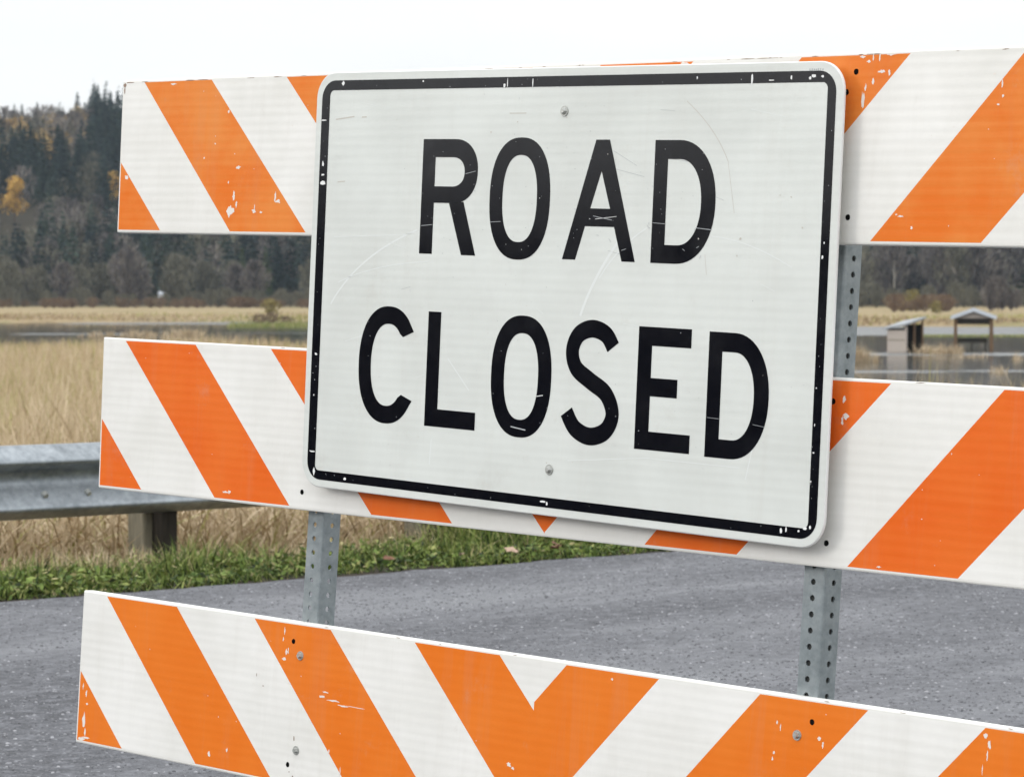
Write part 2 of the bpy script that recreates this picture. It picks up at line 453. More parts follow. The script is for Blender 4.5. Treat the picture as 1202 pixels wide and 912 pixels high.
Vs, Rs = [], []
def add_reeds(n, y0, y1, hmin, hmax, w, seg, lean=0.5, half=0.32):
    x, y = scatter(n, y0, y1, half)
    s = s_of(x, y)
    cl_ = wob(x, y, 2.2 * 20 / y0, 1.0) + 0.6 * wob(x, y, 5.3 * 20 / y0, 2.0)
    keep = (s > 0.78 + 0.30 * wob(x, y, 2.0)) & (np.hypot(x, y) < shore(x, y) - 2 + 7 * wob(x, y, 0.9, 4)) & (rng.uniform(-1.0, 1.5, n) < cl_ + 0.9)
    x, y, s, cl_ = x[keep], y[keep], s[keep], cl_[keep]; n = len(x)
    h = rng.uniform(hmin, hmax, n) * (1 + 0.28 * cl_) * (0.17 + 0.05 * sm(s, 0.8, 1.4) + 0.38 * sm(s, 1.52, 1.9) + 0.40 * sm(s, 1.9, 2.8))
    v = blades(x, y, land(x, y) - 0.03, h, w * rng.uniform(0.6, 1.5, n), rng.uniform(0.05, lean, n) * (0.45 + 0.55 * sm(s, 1.5, 1.9)), seg)
    green = sm(wob(x, y, 0.45, 5) + 0.4 * wob(x, y, 0.13 * 20 / y0, 7), 0.15, 0.7)
    r = np.clip(rng.normal(0.5, 0.17, n) + 0.10 * cl_, 0, 0.76)
    tog = rng.uniform(0, 1, n) < (0.10 + 0.42 * green)
    r = np.where(tog, rng.uniform(0.78, 1.0, n), r)
    Vs.append(v); Rs.append(np.repeat(r, seg))
add_reeds(135000, 12.0, 26, 0.45, 0.95, 0.011, 3, 1.3)
add_reeds(100000, 24, 62, 0.7, 1.15, 0.014, 3, 0.6)
add_reeds(98000, 58, 135, 0.8, 1.25, 0.032, 2, 0.5)
add_reeds(80000, 120, 205, 0.9, 1.35, 0.055, 2, 0.4)
me = quads_mesh('reed_grass', np.concatenate(Vs), m_reed, np.concatenate(Rs))
o = link(bpy.data.objects.new('reed_grass', me)); tag(o, 'tall dry tan reed grass filling the field behind the guardrail', 'reeds', kind='stuff')

# green verge
Vs, Rs = [], []
n = 95000
t = rng.uniform(-5, 15, n); s = rng.uniform(0.0, 1, n) ** 1.15 * 1.35
x = E0[0] + DIR[0] * t + NRM[0] * s; y = E0[1] + DIR[1] * t + NRM[1] * s
cl_ = wob(x, y, 4.3, 1) + 0.8 * wob(x, y, 11.0, 2)
edge = 0.08 + 0.09 * wob(x, y, 3.1, 3) + 0.05 * wob(x, y, 13, 5)
keep = (s > edge) & (rng.uniform(-1, 1.6, n) < cl_ + 0.95) & (rng.uniform(0, 1, n) < 1.1 - 0.35 * s)
x, y, s, cl_ = x[keep], y[keep], s[keep], cl_[keep]; n = len(x)
h = (0.035 + 0.08 * rng.uniform(0.2, 1, n)) * (1 + 0.6 * cl_) * (0.7 + 0.75 * sm(s, 0.15, 0.6)) * (1 - 0.45 * sm(s, 0.8, 1.3))
h = h * (1 + 1.5 * np.exp(-((t_of(x, y) - 3.25) / 0.42) ** 2 - ((s - 0.85) / 0.35) ** 2))
v = blades(x, y, np.minimum(land(x, y), -0.012), h, rng.uniform(0.004, 0.011, n), rng.uniform(0.1, 1.0, n), 3)
r = np.clip(rng.normal(0.46, 0.2, n) + 0.16 * cl_, 0, 0.86); r = np.where(rng.uniform(0, 1, n) < 0.07 + 0.30 * sm(s, 0.4, 1.2), rng.uniform(0.86, 1, n), r)
r = np.where(rng.uniform(0, 1, n) < 0.18, rng.uniform(0.0, 0.15, n), r)
Vs.append(v); Rs.append(np.repeat(r, 3))
# broad weed leaves near the asphalt
n = 34000
t = rng.uniform(-5, 15, n); s = 0.06 + rng.uniform(0, 1, n) ** 1.6 * 0.9
x = E0[0] + DIR[0] * t + NRM[0] * s; y = E0[1] + DIR[1] * t + NRM[1] * s
cl_ = wob(x, y, 6.0, 4) + 0.8 * wob(x, y, 15.0, 6)
edge = 0.06 + 0.09 * wob(x, y, 3.1, 3) + 0.05 * wob(x, y, 13, 5)
keep = (s > edge) & (cl_ > -0.45); x, y, s, cl_ = x[keep], y[keep], s[keep], cl_[keep]; n = len(x)
zz = -0.01 + rng.uniform(0.0, 1, n) * (0.05 + 0.05 * np.clip(cl_, 0, 1))
sz = rng.uniform(0.008, 0.021, n)
d1 = rng.standard_normal((n, 3)) * [1, 1, 0.4]; d1 /= np.linalg.norm(d1, axis=1)[:, None]
d2 = np.cross(d1, rng.standard_normal((n, 3)) * [0.4, 0.4, 1]); d2 /= np.linalg.norm(d2, axis=1)[:, None]
c = np.stack([x, y, zz], -1)
v = np.stack([c - d1 * sz[:, None], c + d2 * sz[:, None] * 0.45, c + d1 * sz[:, None], c - d2 * sz[:, None] * 0.45], 1)
Vs.append(v); Rs.append(np.clip(rng.normal(0.42, 0.25, n) + 0.15 * cl_, 0, 0.95))
me = quads_mesh('verge_grass', np.concatenate(Vs), m_grass, np.concatenate(Rs))
o = link(bpy.data.objects.new('verge_grass', me)); tag(o, 'low green grass and weeds along the edge of the asphalt', 'grass', kind='stuff')

# low far-bank grass fringe and the green grassy strips in the flood
Vs, Rs = [], []
n = 36000
x = rng.uniform(-215, 215, n); fs = far_shore(x, np.full(n, 450.0)); y = fs + 2 + rng.uniform(0, 1, n) ** 2 * 90
v = blades(x, y, land(x, y) - 0.05, rng.uniform(0.2, 0.75, n), rng.uniform(0.12, 0.3, n), rng.uniform(0.1, 0.5, n), 2)
wv = wob(x, y * 0.4, 0.06, 2) + 0.7 * wob(x, y, 0.17, 5)
r = np.clip(rng.normal(0.40, 0.14, n) + 0.22 * wv - 0.10 * sm(x, 5, 40), 0, 0.70)
r = np.where(rng.uniform(0, 1, n) < 0.10 + 0.75 * sm(wv + 0.5 * sm(x, 15, 50), 0.35, 0.8), rng.uniform(0.82, 1, n), r)
Vs.append(v); Rs.append(np.repeat(r, 2))
me = quads_mesh('bank_grass', np.concatenate(Vs), m_reed, np.concatenate(Rs))
o = link(bpy.data.objects.new('bank_grass', me)); tag(o, 'pale dry grass along the far bank of the flood', 'grass', kind='stuff')

def at(px, d):          # ground position seen d metres away at that bearing of the photograph's width
    return (px - 601) / 3657.0 * d

# tufts standing in the flood: each a thing of its own
def tuft(px, d, width, depth, hgt, n, label, mat=None, cat='grass tuft', lo=0.35, hi=0.75, bw=0.05):
    cx = at(px, d)
    k = max(3, int(width * 4)); kx = rng.uniform(-0.5, 0.5, k) * width; ky = rng.uniform(-0.5, 0.5, k) * depth; kh = rng.uniform(0.45, 1.0, k); kr = rng.uniform(0.08, 0.22, k)
    p = rng.integers(0, k, n)
    x = kx[p] + rng.normal(0, 1, n) * kr[p]; y = ky[p] + rng.normal(0, 1, n) * kr[p]
    h = hgt * kh[p] * rng.uniform(0.35, 1.1, n)
    v = blades(x, y, np.full(n, -0.15), h + 0.15, rng.uniform(0.6, 1.4, n) * bw, rng.uniform(0.05, 0.8, n), 2)
    r = np.clip(rng.uniform(lo, hi, n), 0, 1)
    me = quads_mesh('grass_tuft', v, mat or m_reed, np.repeat(r, 2))
    o = link(bpy.data.objects.new('grass_tuft', me)); o.location = (cx, d, WATER)
    return tag(o, label, cat, 'grass tufts standing in the flood water')
tuft(1022, 199, 1.5, 1.5, 1.55, 420, 'round straw-coloured tuft in the water beside the right barricade post')
tuft(1088, 226, 1.6, 1.2, 1.2, 260, 'pale tuft in the water at the foot of the small plywood shed')
tuft(1110, 223, 2.2, 1.2, 1.1, 320, 'widest pale tuft in the water between the shed and the open shelter')
tuft(1142, 214, 1.6, 1.0, 0.5, 110, 'thin sparse tuft in the water in front of the open shelter')
tuft(1193, 205, 0.5, 0.5, 0.9, 40, 'slim upright tuft in the water at the right border of the view')
tuft(1176, 172, 1.0, 0.6, 0.75, 60, 'sparse tuft in the water low at right just above the middle rail')
tuft(112, 315, 3.4, 2.0, 1.05, 240, 'small tan tuft in the water left of the middle rail corner', bw=0.09)
tuft(165, 318, 5.0, 2.5, 1.1, 420, 'long tan tuft in the water above the left end of the middle rail', bw=0.09)
tuft(218, 318, 4.0, 2.5, 1.25, 360, 'bushy tan tuft in the water above the middle rail nearest the sign', bw=0.09)

def low_island(px, d, width, depth, hgt, n, label):
    cx = at(px, d)
    x = rng.uniform(-0.5, 0.5, n) * width; y = rng.uniform(-0.5, 0.5, n) * depth
    v = blades(x, y, np.full(n, -0.1), hgt * rng.uniform(0.4, 1, n) + 0.1, rng.uniform(0.08, 0.2, n), rng.uniform(0.1, 0.6, n), 2)
    me = quads_mesh('grass_strip', v, m_grass, np.repeat(np.clip(rng.normal(0.8, 0.1, n), 0, 1), 2))
    o = link(bpy.data.objects.new('grass_strip', me)); o.location = (cx, d, WATER)
    return tag(o, label, 'grass strip')
low_island(1190, 322, 20, 3.5, 0.24, 2200, 'thin green grassy strip rising from the water behind the open shelter')
low_island(345, 415, 17, 9, 0.75, 2600, 'low green grassy islet in the water at left of the sign edge')

# ------------------------------------------------------------------ trees and shrubs
def rand_quads(c, size, flat=1.0, up=0.0):
    n = len(c)
    d1 = rng.standard_normal((n, 3)); d1[:, 2] = d1[:, 2] * flat + up; d1 /= np.linalg.norm(d1, axis=1)[:, None]
    d2 = np.cross(d1, rng.standard_normal((n, 3))); d2 /= np.linalg.norm(d2, axis=1)[:, None]
    s = np.asarray(size)[:, None]
    return np.stack([c - d1 * s, c + d2 * s * 0.5, c + d1 * s, c - d2 * s * 0.5], 1)

def conifer_crown(h, r, n, q=0.42, base=0.08):
    t = rng.uniform(0, 1, n) ** 0.75 * (1 - base) + base            # height fraction from the ground
    t = 1 - (1 - base) * rng.uniform(0, 1, n) ** 0.62
    lay = np.round(t * 15 + rng.uniform(-0.25, 0.25, n)) / 15
    lay = np.where(rng.uniform(0, 1, n) < 0.65, lay, t)
    az = rng.uniform(0, 2 * np.pi, n)
    prof = r * (1 - np.clip(lay, 0, 1)) ** 0.85 * (1 + 0.25 * np.sin(az * 3 + lay * 40) + 0.2 * np.sin(az * 2 + lay * 17)) + 0.12
    rad = prof * rng.uniform(0.12, 1, n) ** 0.6
    z = h * lay - rad * 0.35
    c = np.stack([np.cos(az) * rad, np.sin(az) * rad, np.maximum(z, 0.3)], -1)
    V = rand_quads(c, q * rng.uniform(0.5, 1.2, n), 0.5, -0.25)
    tip = np.array([[0, 0, h * 1.0]]) + rng.standard_normal((6, 3)) * [0.1, 0.1, 0.35]
    V = np.concatenate([V, rand_quads(tip, np.full(6, q * 0.8), 1, 1.5)])
    return V, np.clip(rng.normal(0.45, 0.25, len(V)) + 0.2 * np.sin(np.concatenate([az, np.zeros(6)]) * 2 + 1), 0, 1)

def clump_crown(h, r, n, q, base=0.3, k=9, flat=1.0, up=0.0):
    cs = []
    for i in range(k):
        a = rng.uniform(0, 2 * np.pi); u = rng.uniform(0.15, 1)
        zz = h * (base + (1 - base) * rng.uniform(0.12, 0.86))
        rr = r * u * math.sin(math.pi * min(max((zz / h - base) / (1 - base), 0.08), 0.92)) * 0.72
        cs.append((math.cos(a) * rr, math.sin(a) * rr, zz, r * rng.uniform(0.32, 0.62)))
    cs = np.array(cs); pick = rng.integers(0, k, n)
    d = rng.standard_normal((n, 3)); d /= np.linalg.norm(d, axis=1)[:, None]
    c = cs[pick, :3] + d * (cs[pick, 3] * rng.uniform(0.25, 1, n) ** 0.6)[:, None]
    c[:, 2] = np.clip(c[:, 2], 0.25, h * 1.04)
    V = rand_quads(c, q * rng.uniform(0.5, 1.3, n), flat, up)
    return V, np.clip(rng.normal(0.5, 0.2, n) + 0.22 * np.sin(pick * 2.4), 0, 1)

def bare_crown(h, r, n, q=0.5, base=0.12):
    """winter crown: fine rising twigs"""
    az = rng.uniform(0, 2 * np.pi, n); t = base + (1 - base) * rng.uniform(0, 1, n) ** 0.8
    prof = r * np.sin(np.pi * np.clip((t - base * 0.3) / (1.06 - base * 0.3), 0, 1) ** 1.25) ** 0.7
    rad = prof * np.sqrt(rng.uniform(0, 1, n)) * (1 + 0.25 * np.sin(az * 4 + t * 9))
    c = np.stack([np.cos(az) * rad, np.sin(az) * rad, h * t], -1)
    out_ = np.stack([np.cos(az) * 0.5, np.sin(az) * 0.5, np.full(n, 1.1)], -1) + rng.standard_normal((n, 3)) * 0.35
    out_ /= np.linalg.norm(out_, axis=1)[:, None]
    sd_ = np.cross(out_, rng.standard_normal((n, 3))); sd_ /= np.linalg.norm(sd_, axis=1)[:, None]
    L = (q * rng.uniform(0.6, 1.8, n))[:, None]; W = (0.075 * rng.uniform(0.6, 1.8, n))[:, None] * q * 2.2
    V = np.stack([c - out_ * L, c + sd_ * W, c + out_ * L, c - sd_ * W], 1)
    return V, np.clip(rng.normal(0.5, 0.22, n) + 0.15 * np.sin(az * 2), 0, 1)

def trunk_mesh(h, r, limbs, top, mat, spread):
    m = MB()
    pts = [Vector((0, 0, -0.4))]
    for k in range(1, 5): pts.append(Vector((random.uniform(-1, 1) * 0.05 * h * 0.2, random.uniform(-1, 1) * 0.01 * h, top * h * k / 4)))
    for k in range(4): m.tube(pts[k], pts[k + 1], r * (1 - k * 0.21), r * (1 - (k + 1) * 0.21), 6)
    for i in range(limbs):
        t = random.uniform(0.3, 0.95); p = Vector((0, 0, top * h * t)); a = random.uniform(0, 2 * math.pi)
        e = p + Vector((math.cos(a) * spread * random.uniform(0.4, 0.8), math.sin(a) * spread * random.uniform(0.4, 0.8), h * random.uniform(0.08, 0.25)))
        m.tube(p, e, r * 0.38, r * 0.1, 4)
    me = m.build('trunk', mat)
    d = me.data; bpy.data.objects.remove(me)
    return d

# prototypes: (crown quads, crown rnd, crown material, trunk mesh, height)
KIND = {}
def proto(name, fn, mat, h, r, trunk=(0.16, 6, 0.75, None, 1.0)):
    V, rr = fn
    KIND.setdefault(name, []).append(dict(V=V, r=rr, mat=mat, h=h, crown=quads_mesh('crown', V, mat, rr),
        trunk=trunk_mesh(h, trunk[0], trunk[1], trunk[2], trunk[3] or m_bark, trunk[4] * r)))
for i in range(4):
    h = random.uniform(15, 20); proto('conifer', conifer_crown(h, h * random.uniform(0.17, 0.22), 1100, 0.62), m_conifer, h, 3, (0.22, 0, 0.95, None, 1))
for i in range(2):
    h = random.uniform(13, 16); proto('green_conifer', conifer_crown(h, h * 0.19, 900, 0.55, 0.04), m_conifer2, h, 2.6, (0.2, 0, 0.95, None, 1))
for i in range(4):
    h = random.uniform(11, 15); proto('bare', bare_crown(h, h * random.uniform(0.26, 0.36), 1100, 0.75), m_twig, h, 4, (0.17, 9, 0.8, None, 0.8))
for i in range(3):
    h = random.uniform(10, 13); proto('mossy', bare_crown(h, h * random.uniform(0.28, 0.38), 1000, 0.7), m_twig2, h, 4, (0.17, 8, 0.8, None, 0.8))
for i in range(2):
    h = random.uniform(12, 14); proto('yellow', clump_crown(h, 5.2, 1000, 0.55, 0.18, 13), m_yellow, h, 4, (0.2, 9, 0.8, None, 0.8))
for i in range(2):
    h = random.uniform(11, 13); proto('pale_yellow', clump_crown(h, 4.2, 750, 0.5, 0.15, 10), m_paleyel, h, 4, (0.16, 9, 0.8, None, 0.8))
for i in range(2):
    proto('rust', bare_crown(3.6, 2.3, 620, 0.30, 0.0), m_rust, 3.6, 2.4, (0.06, 7, 0.6, None, 0.9))
proto('olive', clump_crown(3.4, 2.6, 420, 0.32, 0.02, 8, 1.0, 0.4), m_olive, 3.4, 2.2, (0.06, 7, 0.6, None, 0.9))

used = {}
def tree(kind, px, d, label, name, cat='tree', group=None, scale=1.0, i=None, z=None, squash=1.0):
    P = KIND[kind]; p = P[(used.get(kind, 0) if i is None else i) % len(P)]; used[kind] = used.get(kind, 0) + 1
    x = at(px, d); zz = float(land(x, d)) if z is None else z
    o = empty(name, (x, d, zz), random.uniform(0, 6.28)); o.scale = (scale, scale, scale * squash)
    link(bpy.data.objects.new('trunk', p['trunk']), o); link(bpy.data.objects.new('crown', p['crown']), o)
    return tag(o, label, cat, group)

# ridge conifers against the sky
G = 'conifers along the ridge'
for px, d, s_ in ((6, 1262, 0.95), (18, 1270, 1.15), (27, 1255, 0.9), (45, 1272, 1.05), (60, 1280, 0.9), (75, 1268, 1.0), (84, 1276, 0.8), (92, 1262, 1.1),
                  (101, 1272, 1.0), (108, 1258, 0.95), (116, 1268, 1.15), (124, 1258, 1.1), (131, 1264, 1.2), (139, 1255, 1.25), (148, 1262, 1.2), (158, 1266, 1.05),
                  (-12, 1266, 1.1), (-30, 1258, 1.0)):
    tree('conifer', px, d, 'dark pointed conifer standing on the ridge line against the pale sky', 'conifer_tree', group=G, scale=s_)
G = 'conifers in the dark band below the ridge'
for k in range(34):
    px = random.uniform(8, 98); d = random.uniform(1035, 1075)
    if k > 18: px = random.uniform(108, 150); d = random.uniform(1090, 1230)
    tree('conifer', px, d, 'dark conifer in the dense stand halfway up the wooded hill left of the top rail', 'conifer_tree', group=G, scale=random.uniform(0.85, 1.15))
G = 'yellow trees near the ridge'
for px, d, s_ in ((10, 1195, 1.0), (24, 1190, 1.1), (34, 1200, 1.0), (58, 1195, 0.9), (88, 1200, 1.0), (100, 1190, 1.0), (4, 1180, 0.9), (46, 1205, 0.9), (-14, 1190, 1.0), (70, 1195, 0.95), (79, 1185, 0.8), (16, 1215, 1.0), (95, 1212, 0.9)):
    tree('pale_yellow', px, d, 'pale yellow autumn tree just under the ridge line between dark conifers', 'autumn_tree', group=G, scale=s_)
tree('yellow', 18, 990, 'bright yellow broad tree alone on the lower slope at the left border', 'autumn_tree', scale=1.15, i=0)
tree('yellow', 138, 1020, 'golden tree half hidden by the left end of the top rail', 'autumn_tree', scale=0.9, i=1)
# green conifers by the water's edge
tree('green_conifer', 285, 825, 'slender olive green conifer before the dark wood, left of the sign', 'conifer_tree', scale=1.0, i=0)
tree('green_conifer', 312, 838, 'second olive green conifer before the dark wood, nearer the sign', 'conifer_tree', scale=1.0, i=1)
tree('green_conifer', 218, 905, 'broad green conifer in the wood just beneath the top rail', 'conifer_tree', scale=1.2, i=1)
# front row of leafless trees
G = 'leafless trees along the foot of the wood'
for k in range(30):
    px = random.uniform(-25, 375)
    if 181 < px < 201: px += 24
    tree(random.choice(['bare', 'mossy', 'mossy']), px, random.uniform(803, 845), 'leafless grey-brown tree at the foot of the wood beyond the tan bank on the left', 'leafless_tree', group=G, scale=random.uniform(0.55, 1.05))
G = 'leafless trees across the water at right'
for k in range(34):
    px = random.uniform(985, 1240)
    tree(random.choice(['bare', 'bare', 'mossy']), px, random.uniform(805, 870), 'tall leafless grey tree in the wood across the water behind the shelters', 'leafless_tree', group=G, scale=random.uniform(0.85, 1.35))
# shrubs on the far bank
G = 'rusty shrubs at the foot of the left wood'
for k in range(64):
    tree('rust', random.uniform(-20, 375), random.uniform(770, 800), 'low rusty shrub at the edge of the left wood above the tan bank', 'shrub', 'shrub', G, random.uniform(0.4, 0.95), squash=0.8)
G = 'grey brush at the foot of the left wood'
for k in range(50):
    tree('mossy', random.uniform(-20, 375), random.uniform(780, 806), 'low grey-green brush at the edge of the left wood above the tan bank', 'shrub', 'shrub', G, random.uniform(0.22, 0.42))
G = 'brown shrubs on the right bank'
for k in range(26):
    tree('rust', random.uniform(1048, 1115), random.uniform(600, 690), 'reddish brown shrub in the thicket behind the plywood shed', 'shrub', 'shrub', G, random.uniform(0.55, 0.95))
G = 'dark shrubs right of the shelter roof'
for k in range(9):
    tree('bare', random.gauss(1168, 7), random.uniform(600, 650), 'tall dark brown shrub behind the right slope of the shelter roof', 'shrub', 'shrub', G, random.uniform(0.28, 0.5))
G = 'faint shrubs along the right bank'
for k in range(40):
    tree('mossy', random.uniform(1000, 1230), random.uniform(745, 800), 'low grey-brown brush at the foot of the wood across the water at right', 'shrub', 'shrub', G, random.uniform(0.2, 0.5))
tree('olive', 1070, 640, 'small yellowish shrub sticking out of the brown thicket', 'shrub', 'shrub', scale=0.8, squash=1.5)
tree('olive', 1098, 560, 'lone yellow-green bush between thicket and open shelter', 'shrub', 'shrub', scale=0.6)
tree('olive', 318, 560, 'olive bush on the far bank just left of the sign edge', 'shrub', 'shrub', scale=0.95, squash=0.8)
for px, s_, lb in ((304, 0.55, 'low brown mound of brush left of the olive bank bush'), (319, 0.62, 'low brown mound of brush beneath the olive bank bush'), (336, 0.45, 'smallest brown mound of brush by the sign edge')):
    tree('rust', px, 440, lb, 'shrub', 'shrub', scale=s_, z=WATER - 0.05, squash=0.75)

# pale bare trunk at right
m = MB(); m.tube((0, 0, -0.5), (0.1, 0, 6), 0.16, 0.13, 7); m.tube((0.1, 0, 6), (0.05, 0.1, 12), 0.13, 0.05, 7); m.tube((0.1, 0, 7), (0.9, 0.3, 9.5), 0.05, 0.02, 5); m.tube((0.09, 0, 8), (-0.8, 0.1, 10.5), 0.05, 0.02, 5)
x = at(1049, 790); tr = empty('dead_tree', (x, 790, float(land(x, 790)))); m.build('trunk', m_palebark, tr)
tag(tr, 'pale straight dead trunk before the grey wood, above the plywood shed', 'tree')

# the rest of the wood reads as one mass
Vs, Rs, Ms = [], [], []
mats = [m_conifer, m_twig, m_twig2, m_paleyel, m_conifer2]
def mass(kind, mi, x, y, sc, sub):
    P = KIND[kind]
    for j in range(len(x)):
        p = P[rng.integers(len(P))]; idx = rng.choice(len(p['V']), sub, replace=False)
        a = rng.uniform(0, 6.28); ca, sa = math.cos(a), math.sin(a)
        V = p['V'][idx] * sc[j] * np.array([1.12, 1.12, 1.0])
        W = np.empty_like(V); W[..., 0] = V[..., 0] * ca - V[..., 1] * sa + x[j]; W[..., 1] = V[..., 0] * sa + V[..., 1] * ca + y[j]; W[..., 2] = V[..., 2] + zl[j]
        Vs.append(W); Rs.append(np.clip(p['r'][idx] + rng.normal(0, 0.30), 0, 1)); Ms.append(np.full(sub, mi))
n = 4300
y = rng.uniform(838, 1275, n); x = rng.uniform(-0.325, 0.325, n) * y
px = 601 + 3657 * x / y
left = sm(px, 620, 250)
zl = land(x, y)
ysc = 345 - (zl + 6) / y * 3657 
kind = rng.uniform(0, 1, n) * 0.7 + 0.36 * wob(x, y, 0.035, 1) + 0.26 * wob(x, y, 0.09, 4)
yc = 345 - (zl + 6 - CAM_H) / y * 3657                 # height of each crown above the valley floor as seen from the road
lf = px < 420
con = np.where(lf, np.where(yc < 188, (kind > 0.85) | (px > 104), np.where(yc < np.where(px < 45, 222, 256), kind > 0.0, np.where(yc < 272, kind > 0.46, kind > 0.10))), kind > 0.45)
yel = (~con) & lf & (yc < 190) & (rng.uniform(0, 1, n) < 0.62)
bare = (~con) & (~yel)
hide = (np.abs(px - 17) < 27) & (yc > 212) & (yc < 300) & (y < 1000)   # a clearing before the lone yellow tree
con &= ~hide; yel &= ~hide; bare &= ~hide
for cond, kd, mi, sub in ((con, 'conifer', 0, 330), (bare & (rng.uniform(0, 1, n) < 0.55), 'bare', 1, 330), (None, 'mossy', 2, 330), (yel, 'pale_yellow', 3, 280)):
    if cond is None: cond = bare & ~last
    last = cond
    xi, yi = x[cond], y[cond]; zsave = zl; zl = zsave[cond]
    mass(kd, mi, xi, yi, rng.uniform(0.75, 1.2, len(xi)), sub)
    zl = zsave
nb = 190                                            # unseen stand added beyond the left border, for its dark reflection in the sign
xb = rng.uniform(-105, -72, nb); yb = rng.uniform(-45, 48, nb); zl = np.full(nb, -1.5)
mass('conifer', 0, xb[:110], yb[:110], rng.uniform(0.68, 0.86, 110), 1000)
mass('bare', 1, xb[110:], yb[110:], rng.uniform(0.75, 1.0, 80), 1000)
me = quads_mesh('woodland', np.concatenate(Vs), mats, np.concatenate(Rs), np.concatenate(Ms))
o = link(bpy.data.objects.new('woodland', me)); tag(o, 'dense mixed autumn wood covering the far hillside, and an unseen stand added at left', 'woodland', kind='stuff')

# ------------------------------------------------------------------ far buildings
x = at(191, 824); h = empty('house', (x, 824, float(land(x, 824)) + 0.3), R(20)); h.scale = (0.8, 0.8, 0.85)
m = MB(); m.box((0, 0, 1.3), (2.6, 2.2, 2.6)); m.build('wall', m_white_wall, h)
m = MB(); m.poly([(-1.5, -1.3, 2.55), (1.5, -1.3, 2.55), (1.5, 0, 3.5), (-1.5, 0, 3.5)]); m.poly([(1.5, 1.3, 2.55), (-1.5, 1.3, 2.55), (-1.5, 0, 3.5), (1.5, 0, 3.5)])
m.poly([(-1.3, -1.1, 2.62), (-1.3, 1.1, 2.62), (-1.3, 0, 3.42)]); m.poly([(1.3, 1.1, 2.62), (1.3, -1.1, 2.62), (1.3, 0, 3.42)]); m.build('roof', m_roof, h)
m = MB(); m.box((0.5, -1.105, 1.4), (0.6, 0.03, 0.9)); m.build('window', m_hole, h)
m = MB(); m.box((-0.5, -1.105, 1.0), (0.7, 0.03, 1.8)); m.build('door', m_brownpost, h)
tag(h, 'tiny white house at the foot of the wooded hill', 'house')

# open shelter in the flood
D = 252; x = at(1142.5, D); sh_ = empty('picnic_shelter', (x, D, WATER), R(-8))
for sx in (-1.43, 1.43):
    for sy in (-1.6, 1.6):
        m = MB(); m.box((sx, sy, 0.98), (0.27, 0.27, 2.76)); m.build('post', m_brownpost, sh_)
m = MB()
for sy in (-1.6, 1.6): m.box((0, sy, 2.13), (2.58, 0.16, 0.46))
for sx in (-1.43, 1.43): m.box((sx, 0, 2.13), (0.16, 2.92, 0.46))
m.build('beam', m_block, sh_)
m = MB()
for sg in (-1, 1):
    a, b = Vector((sg * 1.8, 0, 2.42)), Vector((0, 0, 3.08)); t_ = Vector((0, 0, 0.07))
    for yy0, yy1 in ((-2.0, 2.0),):
        P = [Vector((a.x, yy0, a.z)), Vector((b.x, yy0, b.z)), Vector((b.x, yy1, b.z)), Vector((a.x, yy1, a.z))]
        m.poly([p + t_ for p in P]); m.poly(P[::-1])
        for k in range(4): m.poly([P[k], P[(k + 1) % 4], P[(k + 1) % 4] + t_, P[k] + t_])
m.build('roof', m_roof, sh_)
for sy in (-1.7, 1.7):
    m = MB(); m.poly([(-1.5, sy, 2.39), (1.5, sy, 2.39), (0, sy, 2.98)]); m.build('gable', m_ply, sh_)
m = MB()
for sg in (-1, 1):
    a, b = Vector((sg * 1.83, -2.04, 2.28)), Vector((0, -2.04, 2.94))
    h_ = Vector((0, 0, 0.30)); m.poly([a, b, b + h_, a + h_]); m.poly([p + Vector((0, 0.035, 0)) for p in (a, b, b + h_, a + h_)])
m.build('fascia', m_roof, sh_)
tag(sh_, 'open picnic shelter with a pale gabled roof on brown posts, flooded', 'shelter')
bn = empty('bench', (x, D + 0.9, WATER), R(-8))
m = MB(); m.box((0, 0, 0.42), (2.5, 0.35, 0.09)); m.build('seat', m_block, bn)
m = MB(); m.box((0, 0.2, 0.62), (2.5, 0.06, 0.25)); m.build('backrest', m_block, bn)
for sx in (-1.1, 0, 1.1):
    m = MB(); m.box((sx, 0, 0.1), (0.1, 0.3, 0.56)); m.build('leg', m_block, bn)
tag(bn, 'dark half-drowned bench under the open shelter', 'bench')

# small shed with plywood side
D = 236; x = at(1062.5, D); sd_ = empty('shed', (x, D, WATER), R(-45))
# local: corner at origin, wall runs along -X.. (to the left and back) ; open front runs along +Y
sd_.rotation_euler = (0, 0, R(42))
# with this turn +X runs right-and-back (open front), +Y runs left-and-back (plywood side)
LX, LY = 1.98, 1.80
m = MB(); m.box((0.03, LY / 2, 0.69), (0.06, LY, 2.0)); m.build('side_wall', m_ply, sd_)
m = MB(); m.box((-0.012, LY / 2, 0.92), (0.03, LY + 0.04, 0.07)); m.build('batten', m_post, sd_)
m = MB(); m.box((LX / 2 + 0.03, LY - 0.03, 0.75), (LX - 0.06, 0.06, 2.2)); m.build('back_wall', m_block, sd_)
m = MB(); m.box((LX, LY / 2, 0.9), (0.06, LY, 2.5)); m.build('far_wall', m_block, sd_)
for k in (0.04, 0.98, LX - 0.05):
    zt = 2.08 + 0.235 * k
    m = MB(); m.box((k, -0.06, (zt - 0.35) / 2), (0.11, 0.11, zt + 0.35)); m.build('post', m_ply if k < 0.5 else m_brownpost, sd_)
rz = lambda x_, y_: 2.10 + 0.235 * x_ - 0.16 * y_
m = MB()
P = [Vector((x_, y_, rz(x_, y_))) for x_, y_ in ((-0.2, -0.25), (LX + 0.2, -0.25), (LX + 0.2, LY + 0.25), (-0.2, LY + 0.25))]; t_ = Vector((0, 0, 0.16))
m.poly([p + t_ for p in P]); m.poly(P[::-1])
for k in range(4): m.poly([P[k], P[(k + 1) % 4], P[(k + 1) % 4] + t_, P[k] + t_])
